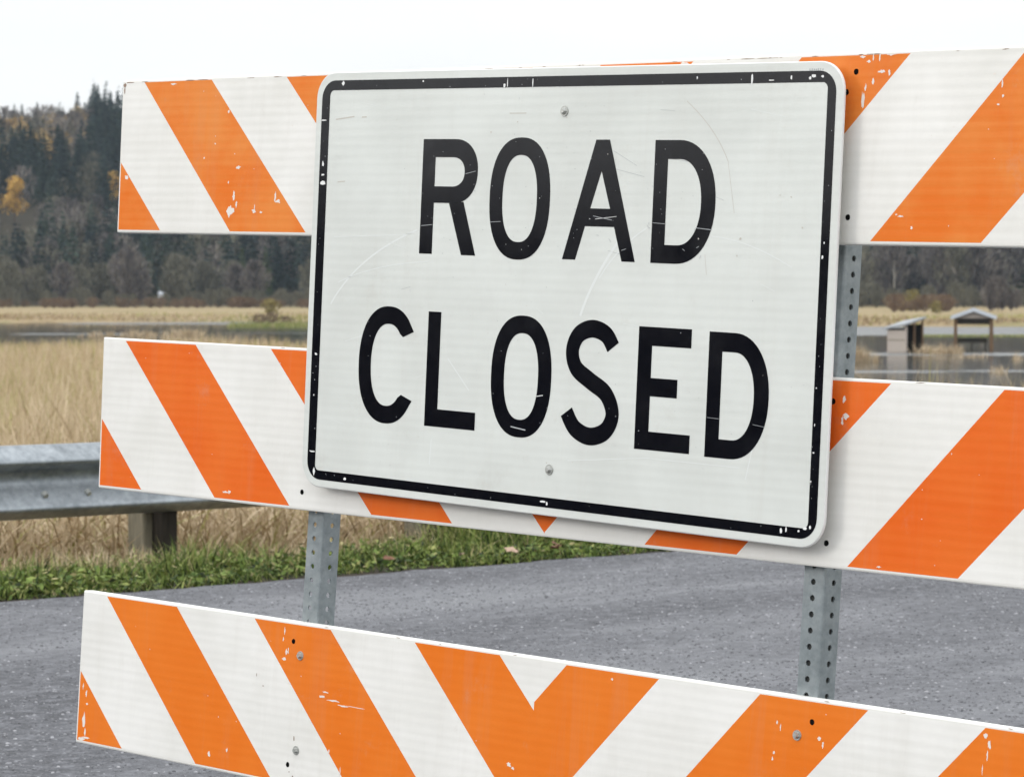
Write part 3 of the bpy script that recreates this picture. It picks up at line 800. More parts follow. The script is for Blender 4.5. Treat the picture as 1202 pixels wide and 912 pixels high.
m.build('roof', m_roof_dull, sd_)
sd_.scale = (1, 1, 0.94)
tag(sd_, 'small flooded shed with pale plywood side and dark open front', 'shed')

# ------------------------------------------------------------------ guardrail
OFF = 1.42
gx, gy = E0[0] + NRM[0] * OFF, E0[1] + NRM[1] * OFF
gr = empty('guardrail', (gx, gy, 0), a_)        # local X along the road, -Y towards the road
tag(gr, 'galvanised corrugated guardrail on timber posts along the verge', 'guardrail')
ZC = 0.343
prof = [(0.0, .160), (-.016, .157), (-.072, .106), (-.083, .096), (-.087, .087), (-.080, .076), (-.020, .052), (-.007, .034), (-.004, 0.004), (-.008, -.012),
        (-.022, -.030), (-.074, -.094), (-.084, -.104), (-.086, -.114), (-.080, -.124), (-.030, -.154), (-.018, -.159)]
xs = np.arange(-8.0, 24.01, 2.0)
m = MB()
th_ = 0.004
for i in range(len(xs) - 1):
    for k in range(len(prof) - 1):
        (a0, z0_), (a1, z1_) = prof[k], prof[k + 1]
        m.poly([(xs[i], a0, ZC + z0_), (xs[i], a1, ZC + z1_), (xs[i + 1], a1, ZC + z1_), (xs[i + 1], a0, ZC + z0_)])
        m.poly([(xs[i], a0 + th_, ZC + z0_), (xs[i + 1], a0 + th_, ZC + z0_), (xs[i + 1], a1 + th_, ZC + z1_), (xs[i], a1 + th_, ZC + z1_)])
b = m.build('beam', m_beam, gr, smooth=True)
w = b.modifiers.new('weld', 'WELD'); w.merge_threshold = 1e-4
# posts: where the photograph shows them, the same spacing beyond
def tg(px, d): xx = at(px, d); return t_of(xx, d)
P1, P2 = 1.76, 3.36
for k in range(-6, 14):
    px_ = P1 + (P2 - P1) * k
    if px_ < -7.5 or px_ > 23: continue
    m = MB(); m.box((px_, 0.148, -0.1), (0.13, 0.13, 1.08)); m.build('post', m_post, gr, bevel=0.012)
    m = MB(); m.box((px_ + 0.02, 0.041, 0.0), (0.085, 0.082, 0.90)); m.build('blockout', m_block, gr, bevel=0.008)
    m = MB(); m.tube((px_, -0.012, ZC), (px_, -0.030, ZC), 0.022, 0.014, 10); m.build('bolt', m_bolt, gr)

tb = tg(63, 13.7)
for dx in (0.0, -0.22):
    m = MB(); m.tube((tb + dx, -0.040, ZC - 0.052), (tb + dx, -0.058, ZC - 0.060), 0.017, 0.011, 10); m.build('bolt', m_bolt, gr)
# fallen leaves lying in the verge
for k, (t, s, mt, sz) in enumerate(((2.62, 0.08, m_leafpale, 0.028), (2.95, 0.16, m_leafbrown, 0.035), (2.85, 0.05, m_leafbrown, 0.022), (3.3, 0.04, m_leafpale, 0.026), (1.62, 0.14, m_leafbrown, 0.035), (1.95, 0.10, m_leafbrown, 0.028), (3.6, 0.06, m_leafbrown, 0.024), (2.3, 0.03, m_leafpale, 0.014))):
    m = MB(); n_ = 9
    ring = [(math.cos(q * 2 * math.pi / n_) * sz * (1.25 if q % 2 == 0 else 0.75), math.sin(q * 2 * math.pi / n_) * sz * (0.8 if q % 2 == 0 else 0.5), random.uniform(0, 0.016)) for q in range(n_)]
    for q in range(n_): m.poly([(0, 0, 0.012), ring[q], ring[(q + 1) % n_]])
    o = m.build('fallen_leaf', mt); p_ = rp(t, s, 0.045); o.location = p_; o.rotation_euler = (0.5, 0.2, k * 1.3)
    tag(o, ('pale curled' if mt is m_leafpale else 'brown withered') + ' fallen leaf in the green verge beside the asphalt', 'leaf', 'fallen leaves by the road edge, ' + ('pale' if mt is m_leafpale else 'brown'))

# ------------------------------------------------------------------ barricade
ORG = Vector((-0.76, 6.13, 0.418 + CAM_H))
U = Vector((0.709, -0.705, -0.024)).normalized(); Vv = Vector((0.062, 0.028, 0.998)); Vv = (Vv - U * U.dot(Vv)).normalized()
W = U.cross(Vv) * -1.0
if W.dot(Vector((0.7, 0.7, 0))) < 0: W = -W
BASE = ORG + U * (48 * INCH) + Vv * (-61 * INCH)
bar = empty('barricade')
rotm = Matrix((U, W, Vv)).transposed().to_4x4()
bar.matrix_world = Matrix.Translation(BASE) @ rotm
tag(bar, 'three-rail road barricade with slanted orange and white stripes on perforated steel posts', 'barricade')
def L(u, v, w=0.0): return ((u - 48) * INCH, w * INCH, (v + 61) * INCH)       # inches on the face -> local metres; w away from the viewer

def clip(poly, a, b, c):                         # keep a*u+b*v<=c
    o_ = []
    for i in range(len(poly)):
        p, q = poly[i], poly[(i + 1) % len(poly)]
        dp, dq = a * p[0] + b * p[1] - c, a * q[0] + b * q[1] - c
        if dp <= 0: o_.append(p)
        if dp * dq < 0:
            t_ = dp / (dp - dq); o_.append((p[0] + (q[0] - p[0]) * t_, p[1] + (q[1] - p[1]) * t_))
    return o_

def blob(u, v, ru, rv, n=14, j=0.5):
    return [(u + math.cos(k * 2 * math.pi / n) * ru * (1 + random.uniform(-j, j)), v + math.sin(k * 2 * math.pi / n) * rv * (1 + random.uniform(-j, j))) for k in range(n)]

def rail(uTL, uBL, top, bot, LT, LB, RT, RB, orange, chips, grime, holes, bolts, uR=96.6):
    """front sheeting is a grid of flat pieces on a rounded hollow board"""
    T = 0.85
    ul = lambda v: uTL + (uBL - uTL) * (top - v) / (top - bot)
    m = MB()
    rr = 0.12
    # board: rounded front edge
    def ringpts(u):
        return [(u, bot + rr, 0.0), (u, top - rr, 0.0), (u, top - 0.03, 0.035), (u, top, rr), (u, top, T), (u, bot, T), (u, bot, rr), (u, bot + 0.03, 0.035)]
    def off(p, left): return L(p[0] + (ul(p[1]) if left else 0), p[1], p[2])
    A = [off((0, p[1], p[2]), True) for p in ringpts(0)]
    B = [L(uR, p[1], p[2]) for p in ringpts(0)]
    for k in range(8): m.poly([A[k], A[(k + 1) % 8], B[(k + 1) % 8], B[k]], 0)
    m.poly(A[::-1], 0); m.poly(B, 0)
    e = 0.008                                   # sheeting thickness above the board
    mt, mb_ = top - 0.20, bot + 0.22
    def edge(tu, bu):                           # line through (tu,mt),(bu,mb_): a*u+b*v=c with the left side <=
        du, dv = bu - tu, mb_ - mt
        a, b = -dv, du
        return a, b, a * tu + b * mt
    rect = [(ul(mt) + 0.12, mt), (ul(mb_) + 0.12, mb_), (uR - 0.15, mb_), (uR - 0.15, mt)]
    left = clip(rect, 1, 0, 48.0); right = clip(rect, -1, 0, -48.0)
    def stripes(area, Ts, Bs):
        prev = None
        for k in range(len(Ts) + 1):
            q = area
            if k > 0:
                a, b, c = edge(Ts[k - 1], Bs[k - 1]); q = clip(q, -a, -b, -c) if q else q
            if k < len(Ts) and q:
                a, b, c = edge(Ts[k], Bs[k]); q = clip(q, a, b, c)
            if q and len(q) > 2: yield k, q
    for k, q in stripes(left, LT, LB):          # k = 0 lies below the first edge: orange triangle
        m.poly([L(u, v, -e) for u, v in q], 2 if k % 2 == 0 else 1)
    for k, q in stripes(right, RT, RB):
        m.poly([L(u, v, -e) for u, v in q], 2 if k % 2 == 1 else 1)
    for (u, v, ru, rv) in chips: m.poly([L(a, b, -e - 0.008) for a, b in blob(u, v, ru, rv)], 3)
    for (u, v, ru, rv) in grime: m.poly([L(a, b, -e - 0.006) for a, b in blob(u, v, ru, rv, 8, 0.5)], 4)
    for (u, v) in holes: m.poly([L(a, b, -e - 0.012) for a, b in blob(u, v, 0.19, 0.19, 10, 0.08)], 5)  # flat dark discs: the shade inside each hole is painted on
    o_ = m.build('rail', [m_board, m_white, orange, m_chip, m_grime, m_hole], bar)
    for (u, v) in bolts:
        q = MB(); q.tube(L(u, v, -e - 0.002), L(u, v, -0.07), 0.34 * INCH, 0.32 * INCH, 14); q.tube(L(u, v, -0.07), L(u, v, -0.26), 0.23 * INCH, 0.15 * INCH, 6)
        q.build('bolt', m_bolt, o_)
    return o_

def rnd_chips(n, u0, u1, v0, v1, lo=0.03, hi=0.10):
    return [(random.uniform(u0, u1), random.uniform(v0, v1), random.uniform(lo, hi), random.uniform(lo, hi)) for _ in range(n)]
# stripe edges along top and bottom of the sheeting (inches)
LTu = [-6.1, 2.48, 10.52, 19.05, 27.5, 36.1, 44.2]; LBu = [5.47, 13.69, 22.18, 30.7, 39.3, 47.9, 56.2]
RTu = [50.48, 58.6, 67.57, 76.02, 84.5, 93.0, 101.5]; RBu = [39.4, 47.9, 56.6, 64.9, 73.82, 82.06, 90.5]
rail(-0.16, 0.25, 0.0, -11.75, LTu, LBu, RTu, RBu, m_orange_hi,
     [(13.6, -10.05, 0.34, 0.42), (14.25, -9.5, 0.10, 0.22), (13.9, -8.9, 0.12, 0.30), (16.3, -10.0, 0.22, 0.14), (16.35, -9.7, 0.05, 0.22), (17.1, -10.1, 0.12, 0.08), (18.9, -9.3, 0.26, 0.12), (18.6, -8.9, 0.10, 0.30),
      (14.2, -6.8, 0.28, 0.12), (10.2, -6.05, 0.07, 0.07), (11.4, -5.0, 0.07, 0.06), (0.95, -7.5, 0.22, 0.16), (13.2, -7.9, 0.07, 0.10), (12.75, -2.6, 0.10, 0.12), (6.0, -0.42, 0.35, 0.07),
      (72.6, -3.05, 0.13, 0.55), (72.75, -2.2, 0.06, 0.22), (73.3, -1.8, 0.09, 0.20), (73.9, -1.25, 0.22, 0.10), (74.5, -1.3, 0.08, 0.18), (72.9, -0.6, 0.14, 0.07), (73.7, -0.35, 0.07, 0.20), (73.2, -0.35, 0.05, 0.22), (74.6, -0.2, 0.3, 0.08), (72.4, -0.3, 0.2, 0.07),
      (82.9, -2.2, 0.05, 0.24), (83.0, -2.9, 0.07, 0.10), (82.7, -3.4, 0.10, 0.07), (82.3, -1.6, 0.10, 0.05), (76.0, -10.0, 0.2, 0.05), (76.9, -10.7, 0.07, 0.12), (75.7, -9.9, 0.06, 0.06), (47, -0.3, 0.4, 0.06), (57.8, -0.3, 0.35, 0.09)]
     + rnd_chips(14, 3, 22, -11, -0.5, 0.02, 0.045) + rnd_chips(10, 72, 84, -11, -0.5, 0.02, 0.045),
     [(0.12, -0.35, 0.16, 0.16), (0.12, -0.75, 0.08, 0.26), (0.75, -0.18, 0.5, 0.04), (2.6, -0.17, 0.4, 0.03), (7.8, -0.18, 0.5, 0.04), (9.6, -0.17, 0.6, 0.03), (15.0, -0.17, 0.35, 0.03), (18.0, -0.17, 0.5, 0.03)]
     + [(random.uniform(20, 94), -0.165, random.uniform(0.08, 0.5), random.uniform(0.012, 0.03)) for _ in range(40)],
     [(71.95, -1.2), (71.3, -2.45), (72.0, -10.1)], [])
LTm = [-6.6, 2.13, 10.54, 19.15, 27.6, 36.2, 44.5]; LBm = [5.13, 13.81, 22.25, 30.99, 39.15, 48.0, 56.5]
RTm = [50.6, 59.1, 67.6, 76.1, 84.4, 93.0, 101.5]; RBm = [39.4, 47.9, 56.98, 64.78, 73.62, 81.9, 90.5]
rail(-0.6, -0.12, -19.86, -31.5, LTm, LBm, RTm, RBm, m_orange_mid,
     [(15.0, -30.8, 0.30, 0.08), (15.5, -30.75, 0.12, 0.12), (72.6, -21.2, 0.10, 0.22), (72.8, -22.2, 0.2, 0.16), (72.55, -22.5, 0.08, 0.3), (80.9, -24.0, 0.04, 0.04), (76, -31.1, 0.16, 0.05), (79, -28, 0.05, 0.03)] + rnd_chips(12, 3, 22, -31, -20.5, 0.02, 0.04) + rnd_chips(8, 72, 84, -31, -20.5, 0.02, 0.04),
     [(random.uniform(20, 94), -19.92, random.uniform(0.05, 0.3), 0.02) for _ in range(10)],
     [(23.54, -30.2), (71.9, -30.0), (71.75, -21.35)], [])
LTl = [-7.3, 1.77, 10.24, 19.2, 27.5, 36.2, 44.5]; LBl = [4.7, 13.5, 22.1, 30.8, 39.4, 48.0, 56.5]
RTl = [50.75, 58.95, 67.4, 75.9, 84.55, 93.1, 101.6]; RBl = [39.4, 47.9, 56.5, 65.0, 73.5, 82.0, 90.6]
rail(-1.12, -1.0, -39.53, -51.3, LTl, LBl, RTl, RBl, m_orange_lo,
     [(-0.2, -49.5, 0.16, 0.5), (0.05, -50.4, 0.10, 0.3), (-0.3, -50.95, 0.32, 0.14), (0.2, -50.8, 0.35, 0.08), (-0.05, -47.4, 0.10, 0.22), (0.1, -48.2, 0.12, 0.07), (-0.5, -46.9, 0.06, 0.2),
      (22.9, -41.8, 0.10, 0.20), (23.1, -41.7, 0.06, 0.26), (22.7, -42.3, 0.18, 0.10), (22.6, -40.3, 0.05, 0.25), (22.5, -40.9, 0.07, 0.14), (23.4, -44.0, 0.22, 0.07), (27.0, -44.55, 0.32, 0.08), (27.4, -44.2, 0.30, 0.05), (28.3, -44.7, 0.6, 0.06), (29.3, -44.95, 0.6, 0.05), (30.6, -44.9, 0.9, 0.025), (24.9, -45.7, 0.07, 0.10), (28.1, -48.3, 0.07, 0.16), (29.4, -49.6, 0.04, 0.3),
      (15.0, -50.2, 0.12, 0.2), (17.0, -49.6, 0.10, 0.12), (46.0, -46.9, 0.22, 0.15), (46.4, -47.1, 0.12, 0.10), (54.9, -40.2, 0.10, 0.08), (69.2, -41.6, 0.05, 0.22), (68.9, -41.3, 0.05, 0.12), (72.3, -41.9, 0.14, 0.12), (72.6, -42.2, 0.07, 0.2), (68.8, -43.2, 0.07, 0.09), (68.7, -43.6, 0.06, 0.12), (84.6, -40.2, 0.12, 0.18), (84.9, -40.7, 0.10, 0.22), (84.8, -41.3, 0.05, 0.25), (84.5, -42.2, 0.03, 0.25)]
     + rnd_chips(16, 2, 30, -51, -40, 0.02, 0.045) + rnd_chips(14, 42, 86, -51, -40, 0.02, 0.04),
     [(24.3, -47.9, 0.06, 0.22), (24.0, -50.3, 0.05, 0.05), (24.4, -50.6, 0.07, 0.08), (19.8, -43.8, 0.03, 0.12), (20.6, -44.5, 0.12, 0.03)] + [(random.uniform(5, 94), -39.58, random.uniform(0.05, 0.3), 0.02) for _ in range(9)],
     [(23.62, -40.95), (23.8, -49.8), (71.65, -40.95)], [(24.45, -41.9), (24.62, -48.68), (70.55, -41.9), (70.7, -48.7)])

# posts: perforated angle, front flange against the rails, side flange running back
def angle_post(uc, dv=0.0, tilt=0.0, hole_backing=False):
    m = MB(); T = 0.11; w0 = 0.87; S = 1.64; hr = 0.20
    v0, v1 = -61.0, 0.3
    nc = int(v1 - v0)
    def cell(f, a0, a1, b0, b1):                # f(a,b,depth) -> point
        am, bm_ = (a0 + a1) / 2, (b0 + b1) / 2
        outer = [(a0, b0), (am, b0), (a1, b0), (a1, bm_), (a1, b1), (am, b1), (a0, b1), (a0, bm_)]
        inner = [(am + hr * math.cos(R(225 + 45 * k)), bm_ + hr * math.sin(R(225 + 45 * k))) for k in range(8)]
        for k in range(8):
            j = (k + 1) % 8
            m.poly([f(*outer[k], 0), f(*outer[j], 0), f(*inner[j], 0), f(*inner[k], 0)])
            m.poly([f(*outer[j], T), f(*outer[k], T), f(*inner[k], T), f(*inner[j], T)])
            m.poly([f(*inner[k], 0), f(*inner[j], 0), f(*inner[j], T), f(*inner[k], T)])
    r_ = 0.16
    front = lambda a, b, dd: L(uc - S + a + tilt * (b + 61), b, w0 + dd)
    side = lambda a, b, dd: L(uc - dd + tilt * (b + 61), b, w0 + a)
    for i in range(nc):
        b0, b1 = v0 + i, v0 + i + 1
        cell(front, 0, S - r_, b0, b1)
        cell(side, r_, S, b0, b1)
    # rounded outer bend, and the raw flange edges
    n_ = 5
    for k in range(n_):
        a0, a1 = R(90 * k / n_), R(90 * (k + 1) / n_)
        q = lambda a, rad, b: L(uc - r_ + rad * math.sin(a) + tilt * (b + 61), b, w0 + r_ - rad * math.cos(a))
        m.poly([q(a0, r_, v0), q(a1, r_, v0), q(a1, r_, v0 + nc), q(a0, r_, v0 + nc)])
        m.poly([q(a1, r_ - T, v0), q(a0, r_ - T, v0), q(a0, r_ - T, v0 + nc), q(a1, r_ - T, v0 + nc)])
    m.poly([front(0, v0, 0), front(0, v0, T), front(0, v0 + nc, T), front(0, v0 + nc, 0)])
    m.poly([side(S, v0, 0), side(S, v0, T), side(S, v0 + nc, T), side(S, v0 + nc, 0)])
    o_ = m.build('post', m_galv, bar)
    if hole_backing:                                   # plain dark angle added behind so the post holes look shaded
        q = MB(); d_ = 0.16
        for (a0, b0, a1, b1) in ((uc - S + 0.04, w0 + d_, uc - d_ - 0.02, w0 + d_ + 0.1), (uc - d_ - 0.1, w0 + d_ + 0.12, uc - d_, w0 + S - 0.04)):
            c0, c1 = L(a0, v0 + 0.2, b0), L(a1, v1 - 0.4, b1)
            q.box([(c0[i] + c1[i]) / 2 for i in range(3)], [abs(c1[i] - c0[i]) for i in range(3)])
        q.build('hole_backing', m_darksteel, o_)
    return o_
angle_post(25.05)
angle_post(71.25, hole_backing=True)
# skids on the road that the posts stand in
for uc in (24.1, 70.3):
    m = MB()
    c = L(uc, -61.2, 1.9); m.box((c[0], c[1], c[2]), (0.055, 1.45, 0.05)); m.build('skid', m_galv, bar, bevel=0.004)

# ------------------------------------------------------------------ the sign, bolted in front of the two upper rails
SW = -1.1
quad = [(24.20, -0.24), (71.94, -0.74), (25.09, -29.5), (72.56, -30.26)]     # corners on the barricade's face (inches)
def SP(a, b, w=0.0):                             # a: 0..48 from left, b: 0..-30 from top
    s_, t_ = a / 48.0, -b / 30.0
    u = (quad[0][0] * (1 - s_) + quad[1][0] * s_) * (1 - t_) + (quad[2][0] * (1 - s_) + quad[3][0] * s_) * t_
    v = (quad[0][1] * (1 - s_) + quad[1][1] * s_) * (1 - t_) + (quad[2][1] * (1 - s_) + quad[3][1] * s_) * t_
    return L(u, v, SW + w)
sg = empty('road_sign'); sg.matrix_world = bar.matrix_world
tag(sg, 'white rectangular sign reading ROAD CLOSED in black, bolted on the barricade', 'sign')

def rrect(l, t, r, b, rad, n=8):                 # clockwise from the top left, in sign inches (b negative)
    P = []
    for cx, cy, a0 in ((r - rad, t - rad, 90), (r - rad, b + rad, 0), (l + rad, b + rad, -90), (l + rad, t - rad, 180)):
        for k in range(n + 1): a = R(a0 - 90 * k / n); P.append((cx + rad * math.cos(a), cy + rad * math.sin(a)))
    return P
m = MB()
o0 = rrect(-0.52, 0.1, 48, -30.15, 1.9, 10); o1 = rrect(-0.46, 0.04, 47.94, -30.09, 1.85, 10)
TH = 0.18
F0 = [SP(a, b, 0.0) for a, b in o1]; F1 = [SP(a, b, 0.05) for a, b in o0]; F2 = [SP(a, b, TH) for a, b in o0]
m.poly(F0, 0); n_ = len(F0)
for k in range(n_):
    j = (k + 1) % n_
    m.poly([F0[k], F0[j], F1[j], F1[k]], 1); m.poly([F1[k], F1[j], F2[j], F2[k]], 1)
m.poly(F2[::-1], 1)
# scuffs and scratches of the sheeting
def ribbon(m, pts, w, mi, h=-0.006):
    for k in range(len(pts) - 1):
        (x0, y0), (x1, y1) = pts[k], pts[k + 1]; d = math.hypot(x1 - x0, y1 - y0) or 1; nx, ny = -(y1 - y0) / d * w / 2, (x1 - x0) / d * w / 2
        m.poly([SP(x0 + nx, y0 + ny, h), SP(x1 + nx, y1 + ny, h), SP(x1 - nx, y1 - ny, h), SP(x0 - nx, y0 - ny, h)], mi)
def arc(p0, p1, p2, n=14):
    return [((1 - t) ** 2 * p0[0] + 2 * t * (1 - t) * p1[0] + t * t * p2[0], (1 - t) ** 2 * p0[1] + 2 * t * (1 - t) * p1[1] + t * t * p2[1]) for t in [k / n for k in range(n + 1)]]
ribbon(m, arc((1.9, -16.8), (4.5, -13.2), (10.6, -11.2)), 0.13, 2)
ribbon(m, arc((2.6, -15.2), (6, -13.8), (11.8, -13.4)), 0.06, 2)
ribbon(m, arc((26.6, -16.6), (27.6, -13.9), (30.3, -10.9)), 0.20, 2)
ribbon(m, arc((28.2, -14.0), (29.6, -12.0), (32.2, -10.6)), 0.10, 2)
ribbon(m, [(2.0, -11.9), (9, -11.6), (10.8, -11.35)], 0.05, 2)
ribbon(m, arc((35.2, -2.3), (37.8, -4.1), (38.9, -6.2)), 0.045, 3)
ribbon(m, [(38.9, -6.2), (39.6, -9.5)], 0.03, 3)
ribbon(m, [(1.65, -3.35), (3.6, -3.15)], 0.09, 3); ribbon(m, [(4.4, -3.2), (4.9, -3.18)], 0.08, 3); ribbon(m, [(2.1, -7.9), (2.9, -7.85)], 0.07, 3); ribbon(m, [(19.2, -3.0), (20.8, -3.0)], 0.06, 3)
ribbon(m, arc((37.8, -11.0), (41, -11.2), (44.5, -12.8)), 0.06, 2)
ribbon(m, [(3.6, -19.4), (9.4, -17.9)], 0.04, 2); ribbon(m, [(14.2, -20.1), (16.4, -22.2)], 0.08, 2); ribbon(m, [(26, -26.3), (33, -25.6), (41, -25.6)], 0.05, 2)
ribbon(m, [(41.5, -26.3), (42.5, -22.0)], 0.07, 2); ribbon(m, [(12.9, -25.8), (12.8, -27.6)], 0.1, 2); ribbon(m, [(37.3, -12.2), (37.5, -13.5)], 0.03, 3)
for (a, b, w_) in ((40.2, -11.1, 0.09), (44.2, -8.4, 0.06), (43.3, -8.3, 0.05), (36.7, -11.2, 0.05), (40.0, -12.2, 0.05), (45.2, -10.3, 0.05), (17.5, -4.3, 0.06), (20.0, -3.6, 0.05), (24.6, -3.3, 0.05), (24.1, -26.6, 0.06)):
    m.poly([SP(x_, y_, -0.02) for x_, y_ in blob(a, b, w_, w_, 7)], 3)
for k in range(70):
    a, b = random.uniform(1.8, 46.2), random.uniform(-28.3, -1.5); m.poly([SP(x_, y_, -0.02) for x_, y_ in blob(a, b, random.uniform(0.015, 0.045), random.uniform(0.015, 0.035), 6)], random.choice((3, 4, 2)))
for k in range(26):
    a, b = random.uniform(2, 42), random.uniform(-27, -2); q = random.uniform(-0.5, 0.3); l_ = random.uniform(0.5, 3.0)
    ribbon(m, [(a, b), (a + l_ * math.cos(q), b + l_ * math.sin(q))], random.uniform(0.012, 0.035), random.choice((2, 2, 4)))
# a worn stamp along the upper right margin, no longer legible
for k in range(7): a = 45.2 + k * 0.17; ribbon(m, [(a, -0.42), (a + random.uniform(0.06, 0.13), -0.42)], random.uniform(0.08, 0.16), 4)
m.build('panel', [m_sign, m_rim, m_scr_p, m_scr_d, m_scr_g], sg)

# border
H1 = -0.014
m = MB()
oo = rrect(0.10, -0.50, 47.40, -29.60, 1.35, 8); ii = rrect(0.95, -1.22, 46.72, -28.93, 0.40, 8)
n_ = len(oo)
for k in range(n_):
    j = (k + 1) % n_; m.poly([SP(*oo[k], H1), SP(*oo[j], H1), SP(*ii[j], H1), SP(*ii[k], H1)], 0)
wear = [(18.9, -0.92, 0.04, 0.33), (21.3, -0.92, 0.05, 0.33), (40.6, -0.95, 0.09, 0.36), (18.6, -1.08, 0.12, 0.14), (2.3, -0.72, 0.16, 0.16), (10.6, -0.68, 0.08, 0.08), (45.6, -0.82, 0.2, 0.10), (45.3, -0.95, 0.10, 0.12), (46.3, -0.86, 0.12, 0.08),
        (42.2, -1.05, 0.25, 0.04), (43.8, -0.9, 0.07, 0.14), (36, -0.8, 0.05, 0.1), (1.15, -8.0, 0.36, 0.14), (1.15, -7.4, 0.2, 0.07), (1.1, -6.6, 0.10, 0.2), (1.0, -3.4, 0.3, 0.05), (1.2, -20.5, 0.12, 0.10), (1.15, -23.5, 0.06, 0.06),
        (1.2, -27.6, 0.3, 0.05), (1.5, -28.7, 0.10, 0.3), (4.2, -29.0, 0.16, 0.10), (23.9, -28.9, 0.28, 0.08), (24.3, -29.0, 0.08, 0.12), (44.6, -28.9, 0.10, 0.2), (45.0, -28.8, 0.06, 0.2), (46.0, -28.8, 0.08, 0.08), (46.5, -28.6, 0.16, 0.1), (46.9, -28.5, 0.08, 0.14),
        (46.9, -12.1, 0.08, 0.12), (47.0, -11.2, 0.05, 0.08), (46.9, -22.5, 0.04, 0.1), (46.9, -24.2, 0.08, 0.05), (46.8, -26, 0.05, 0.07), (46.9, -20.2, 0.05, 0.05)]
for (a, b, ra, rb) in wear:
    if a < 1.6: a -= 0.63
    if b < -28.4: b -= 0.33
    m.poly([SP(x_, y_, H1 - 0.012) for x_, y_ in blob(a, b, ra, rb, 8, 0.3)], 1)
for k in range(45):
    side = random.random()
    if side < 0.4: a, b = random.uniform(2, 46), random.choice((-0.88, -29.28)) + random.uniform(-0.25, 0.25)
    else: a, b = random.choice((0.52, 47.06)) + random.uniform(-0.28, 0.28), random.uniform(-28, -2)
    m.poly([SP(x_, y_, H1 - 0.012) for x_, y_ in blob(a, b, random.uniform(0.012, 0.04), random.uniform(0.012, 0.04), 6)], 2)
m.build('border', [m_black, m_scr_l, m_scr_g], sg)

# lettering
H2 = -0.014
LET = []
def begin(): global m; m = MB(); LET.append(m)
def poly2(pts, mi=0, h=H2): m.poly([SP(a, b, h) for a, b in pts], mi)
def strip(A, B):
    for k in range(len(A) - 1): poly2([A[k], A[k + 1], B[k + 1], B[k]])
def sup(cx, cy, a, b, n, ang):
    c, s_ = math.cos(ang), math.sin(ang)
    return (cx + a * math.copysign(abs(c) ** (2 / n), c), cy + b * math.copysign(abs(s_) ** (2 / n), s_))
def letter_O(l, r, t, b, sw, sh, n=2.35):
    cx, cy = (l + r) / 2, (t + b) / 2; A = []; B = []
    for k in range(73):
        an = k * 2 * math.pi / 72
        A.append(sup(cx, cy, (r - l) / 2, (t - b) / 2, n, an)); B.append(sup(cx, cy, (r - l) / 2 - sw, (t - b) / 2 - sh, n, an))
    strip(A, B)
def bowl(x0, r, t, b, xi, ri, ti, bi, xs_, n=2.2):
    """right-hand bowl: outer from (x0,t) round to (x0,b), inner likewise; xs_ = where the curve starts"""
    A = [(x0, t)]; B = [(x0, ti)]
    for k in range(31):
        an = R(90 - 180 * k / 30)
        A.append(sup(xs_, (t + b) / 2, r - xs_, (t - b) / 2, n, an)); B.append(sup(xi, (ti + bi) / 2, ri - xi, (ti - bi) / 2, n, an))
    A.append((x0, b)); B.append((x0, bi)); strip(A, B)
def letter_D(l, r, t, b, sw, xs_):
    poly2([(l, t), (l + sw, t), (l + sw, b), (l, b)])
    bowl(l + sw, r, t, b, xs_ + 0.1, r - 1.22, t - 1.24, b + 1.2, xs_, 2.15)
begin()
# R
poly2([(10.88, -4.78), (12.16, -4.78), (12.16, -12.86), (10.88, -12.86)])
bowl(12.16, 16.38, -4.78, -9.26, 13.9, 15.09, -6.05, -8.10, 14.1, 2.2)
poly2([(13.68, -9.27), (15.10, -9.05 - 0.10), (16.46, -12.86), (15.07, -12.86)])
begin()
letter_O(17.63, 23.36, -4.66, -13.02, 1.23, 1.2)
begin()
# A
iL = lambda y_: 27.95 + (25.91 - 27.95) * (y_ + 6.9) / (-12.86 + 6.9); iR = lambda y_: 28.0 + (30.1 - 28.0) * (y_ + 6.9) / (-12.86 + 6.9)
poly2([(27.38, -4.81), (27.98, -4.81), (27.98, -6.9), (iL(-9.4), -9.4), (iL(-10.6), -10.6), (25.91, -12.86), (24.70, -12.86)])
poly2([(27.98, -4.81), (28.61, -4.81), (31.28, -12.86), (30.1, -12.86), (iR(-10.6), -10.6), (iR(-9.4), -9.4), (27.98, -6.9)])
poly2([(iL(-9.4), -9.4), (iR(-9.4), -9.4), (iR(-10.6), -10.6), (iL(-10.6), -10.6)])
begin()
letter_D(32.64, 38.0, -4.83, -12.87, 1.16, 34.75)
begin()
# C
cx, cy = 8.12, -20.88; A = []; B = []
for k in range(61):
    an = R(44 + (316 - 44) * k / 60)
    A.append(sup(cx, cy, 2.97, 4.17, 2.25, an)); B.append(sup(cx, cy, 1.70, 2.92, 2.25, an))
A[0] = (10.70, -18.42); B[0] = (9.62, -18.84); A[-1] = (10.76, -23.30); B[-1] = (9.65, -22.92)
strip(A, B)
begin()
poly2([(12.12, -16.9), (13.38, -16.9), (13.38, -23.7), (13.38, -24.93), (12.12, -24.93)]); poly2([(13.38, -23.7), (17.12, -23.7), (17.12, -24.93), (13.38, -24.93)])
begin()
letter_O(18.50, 24.20, -16.80, -25.09, 1.24, 1.2)
begin()
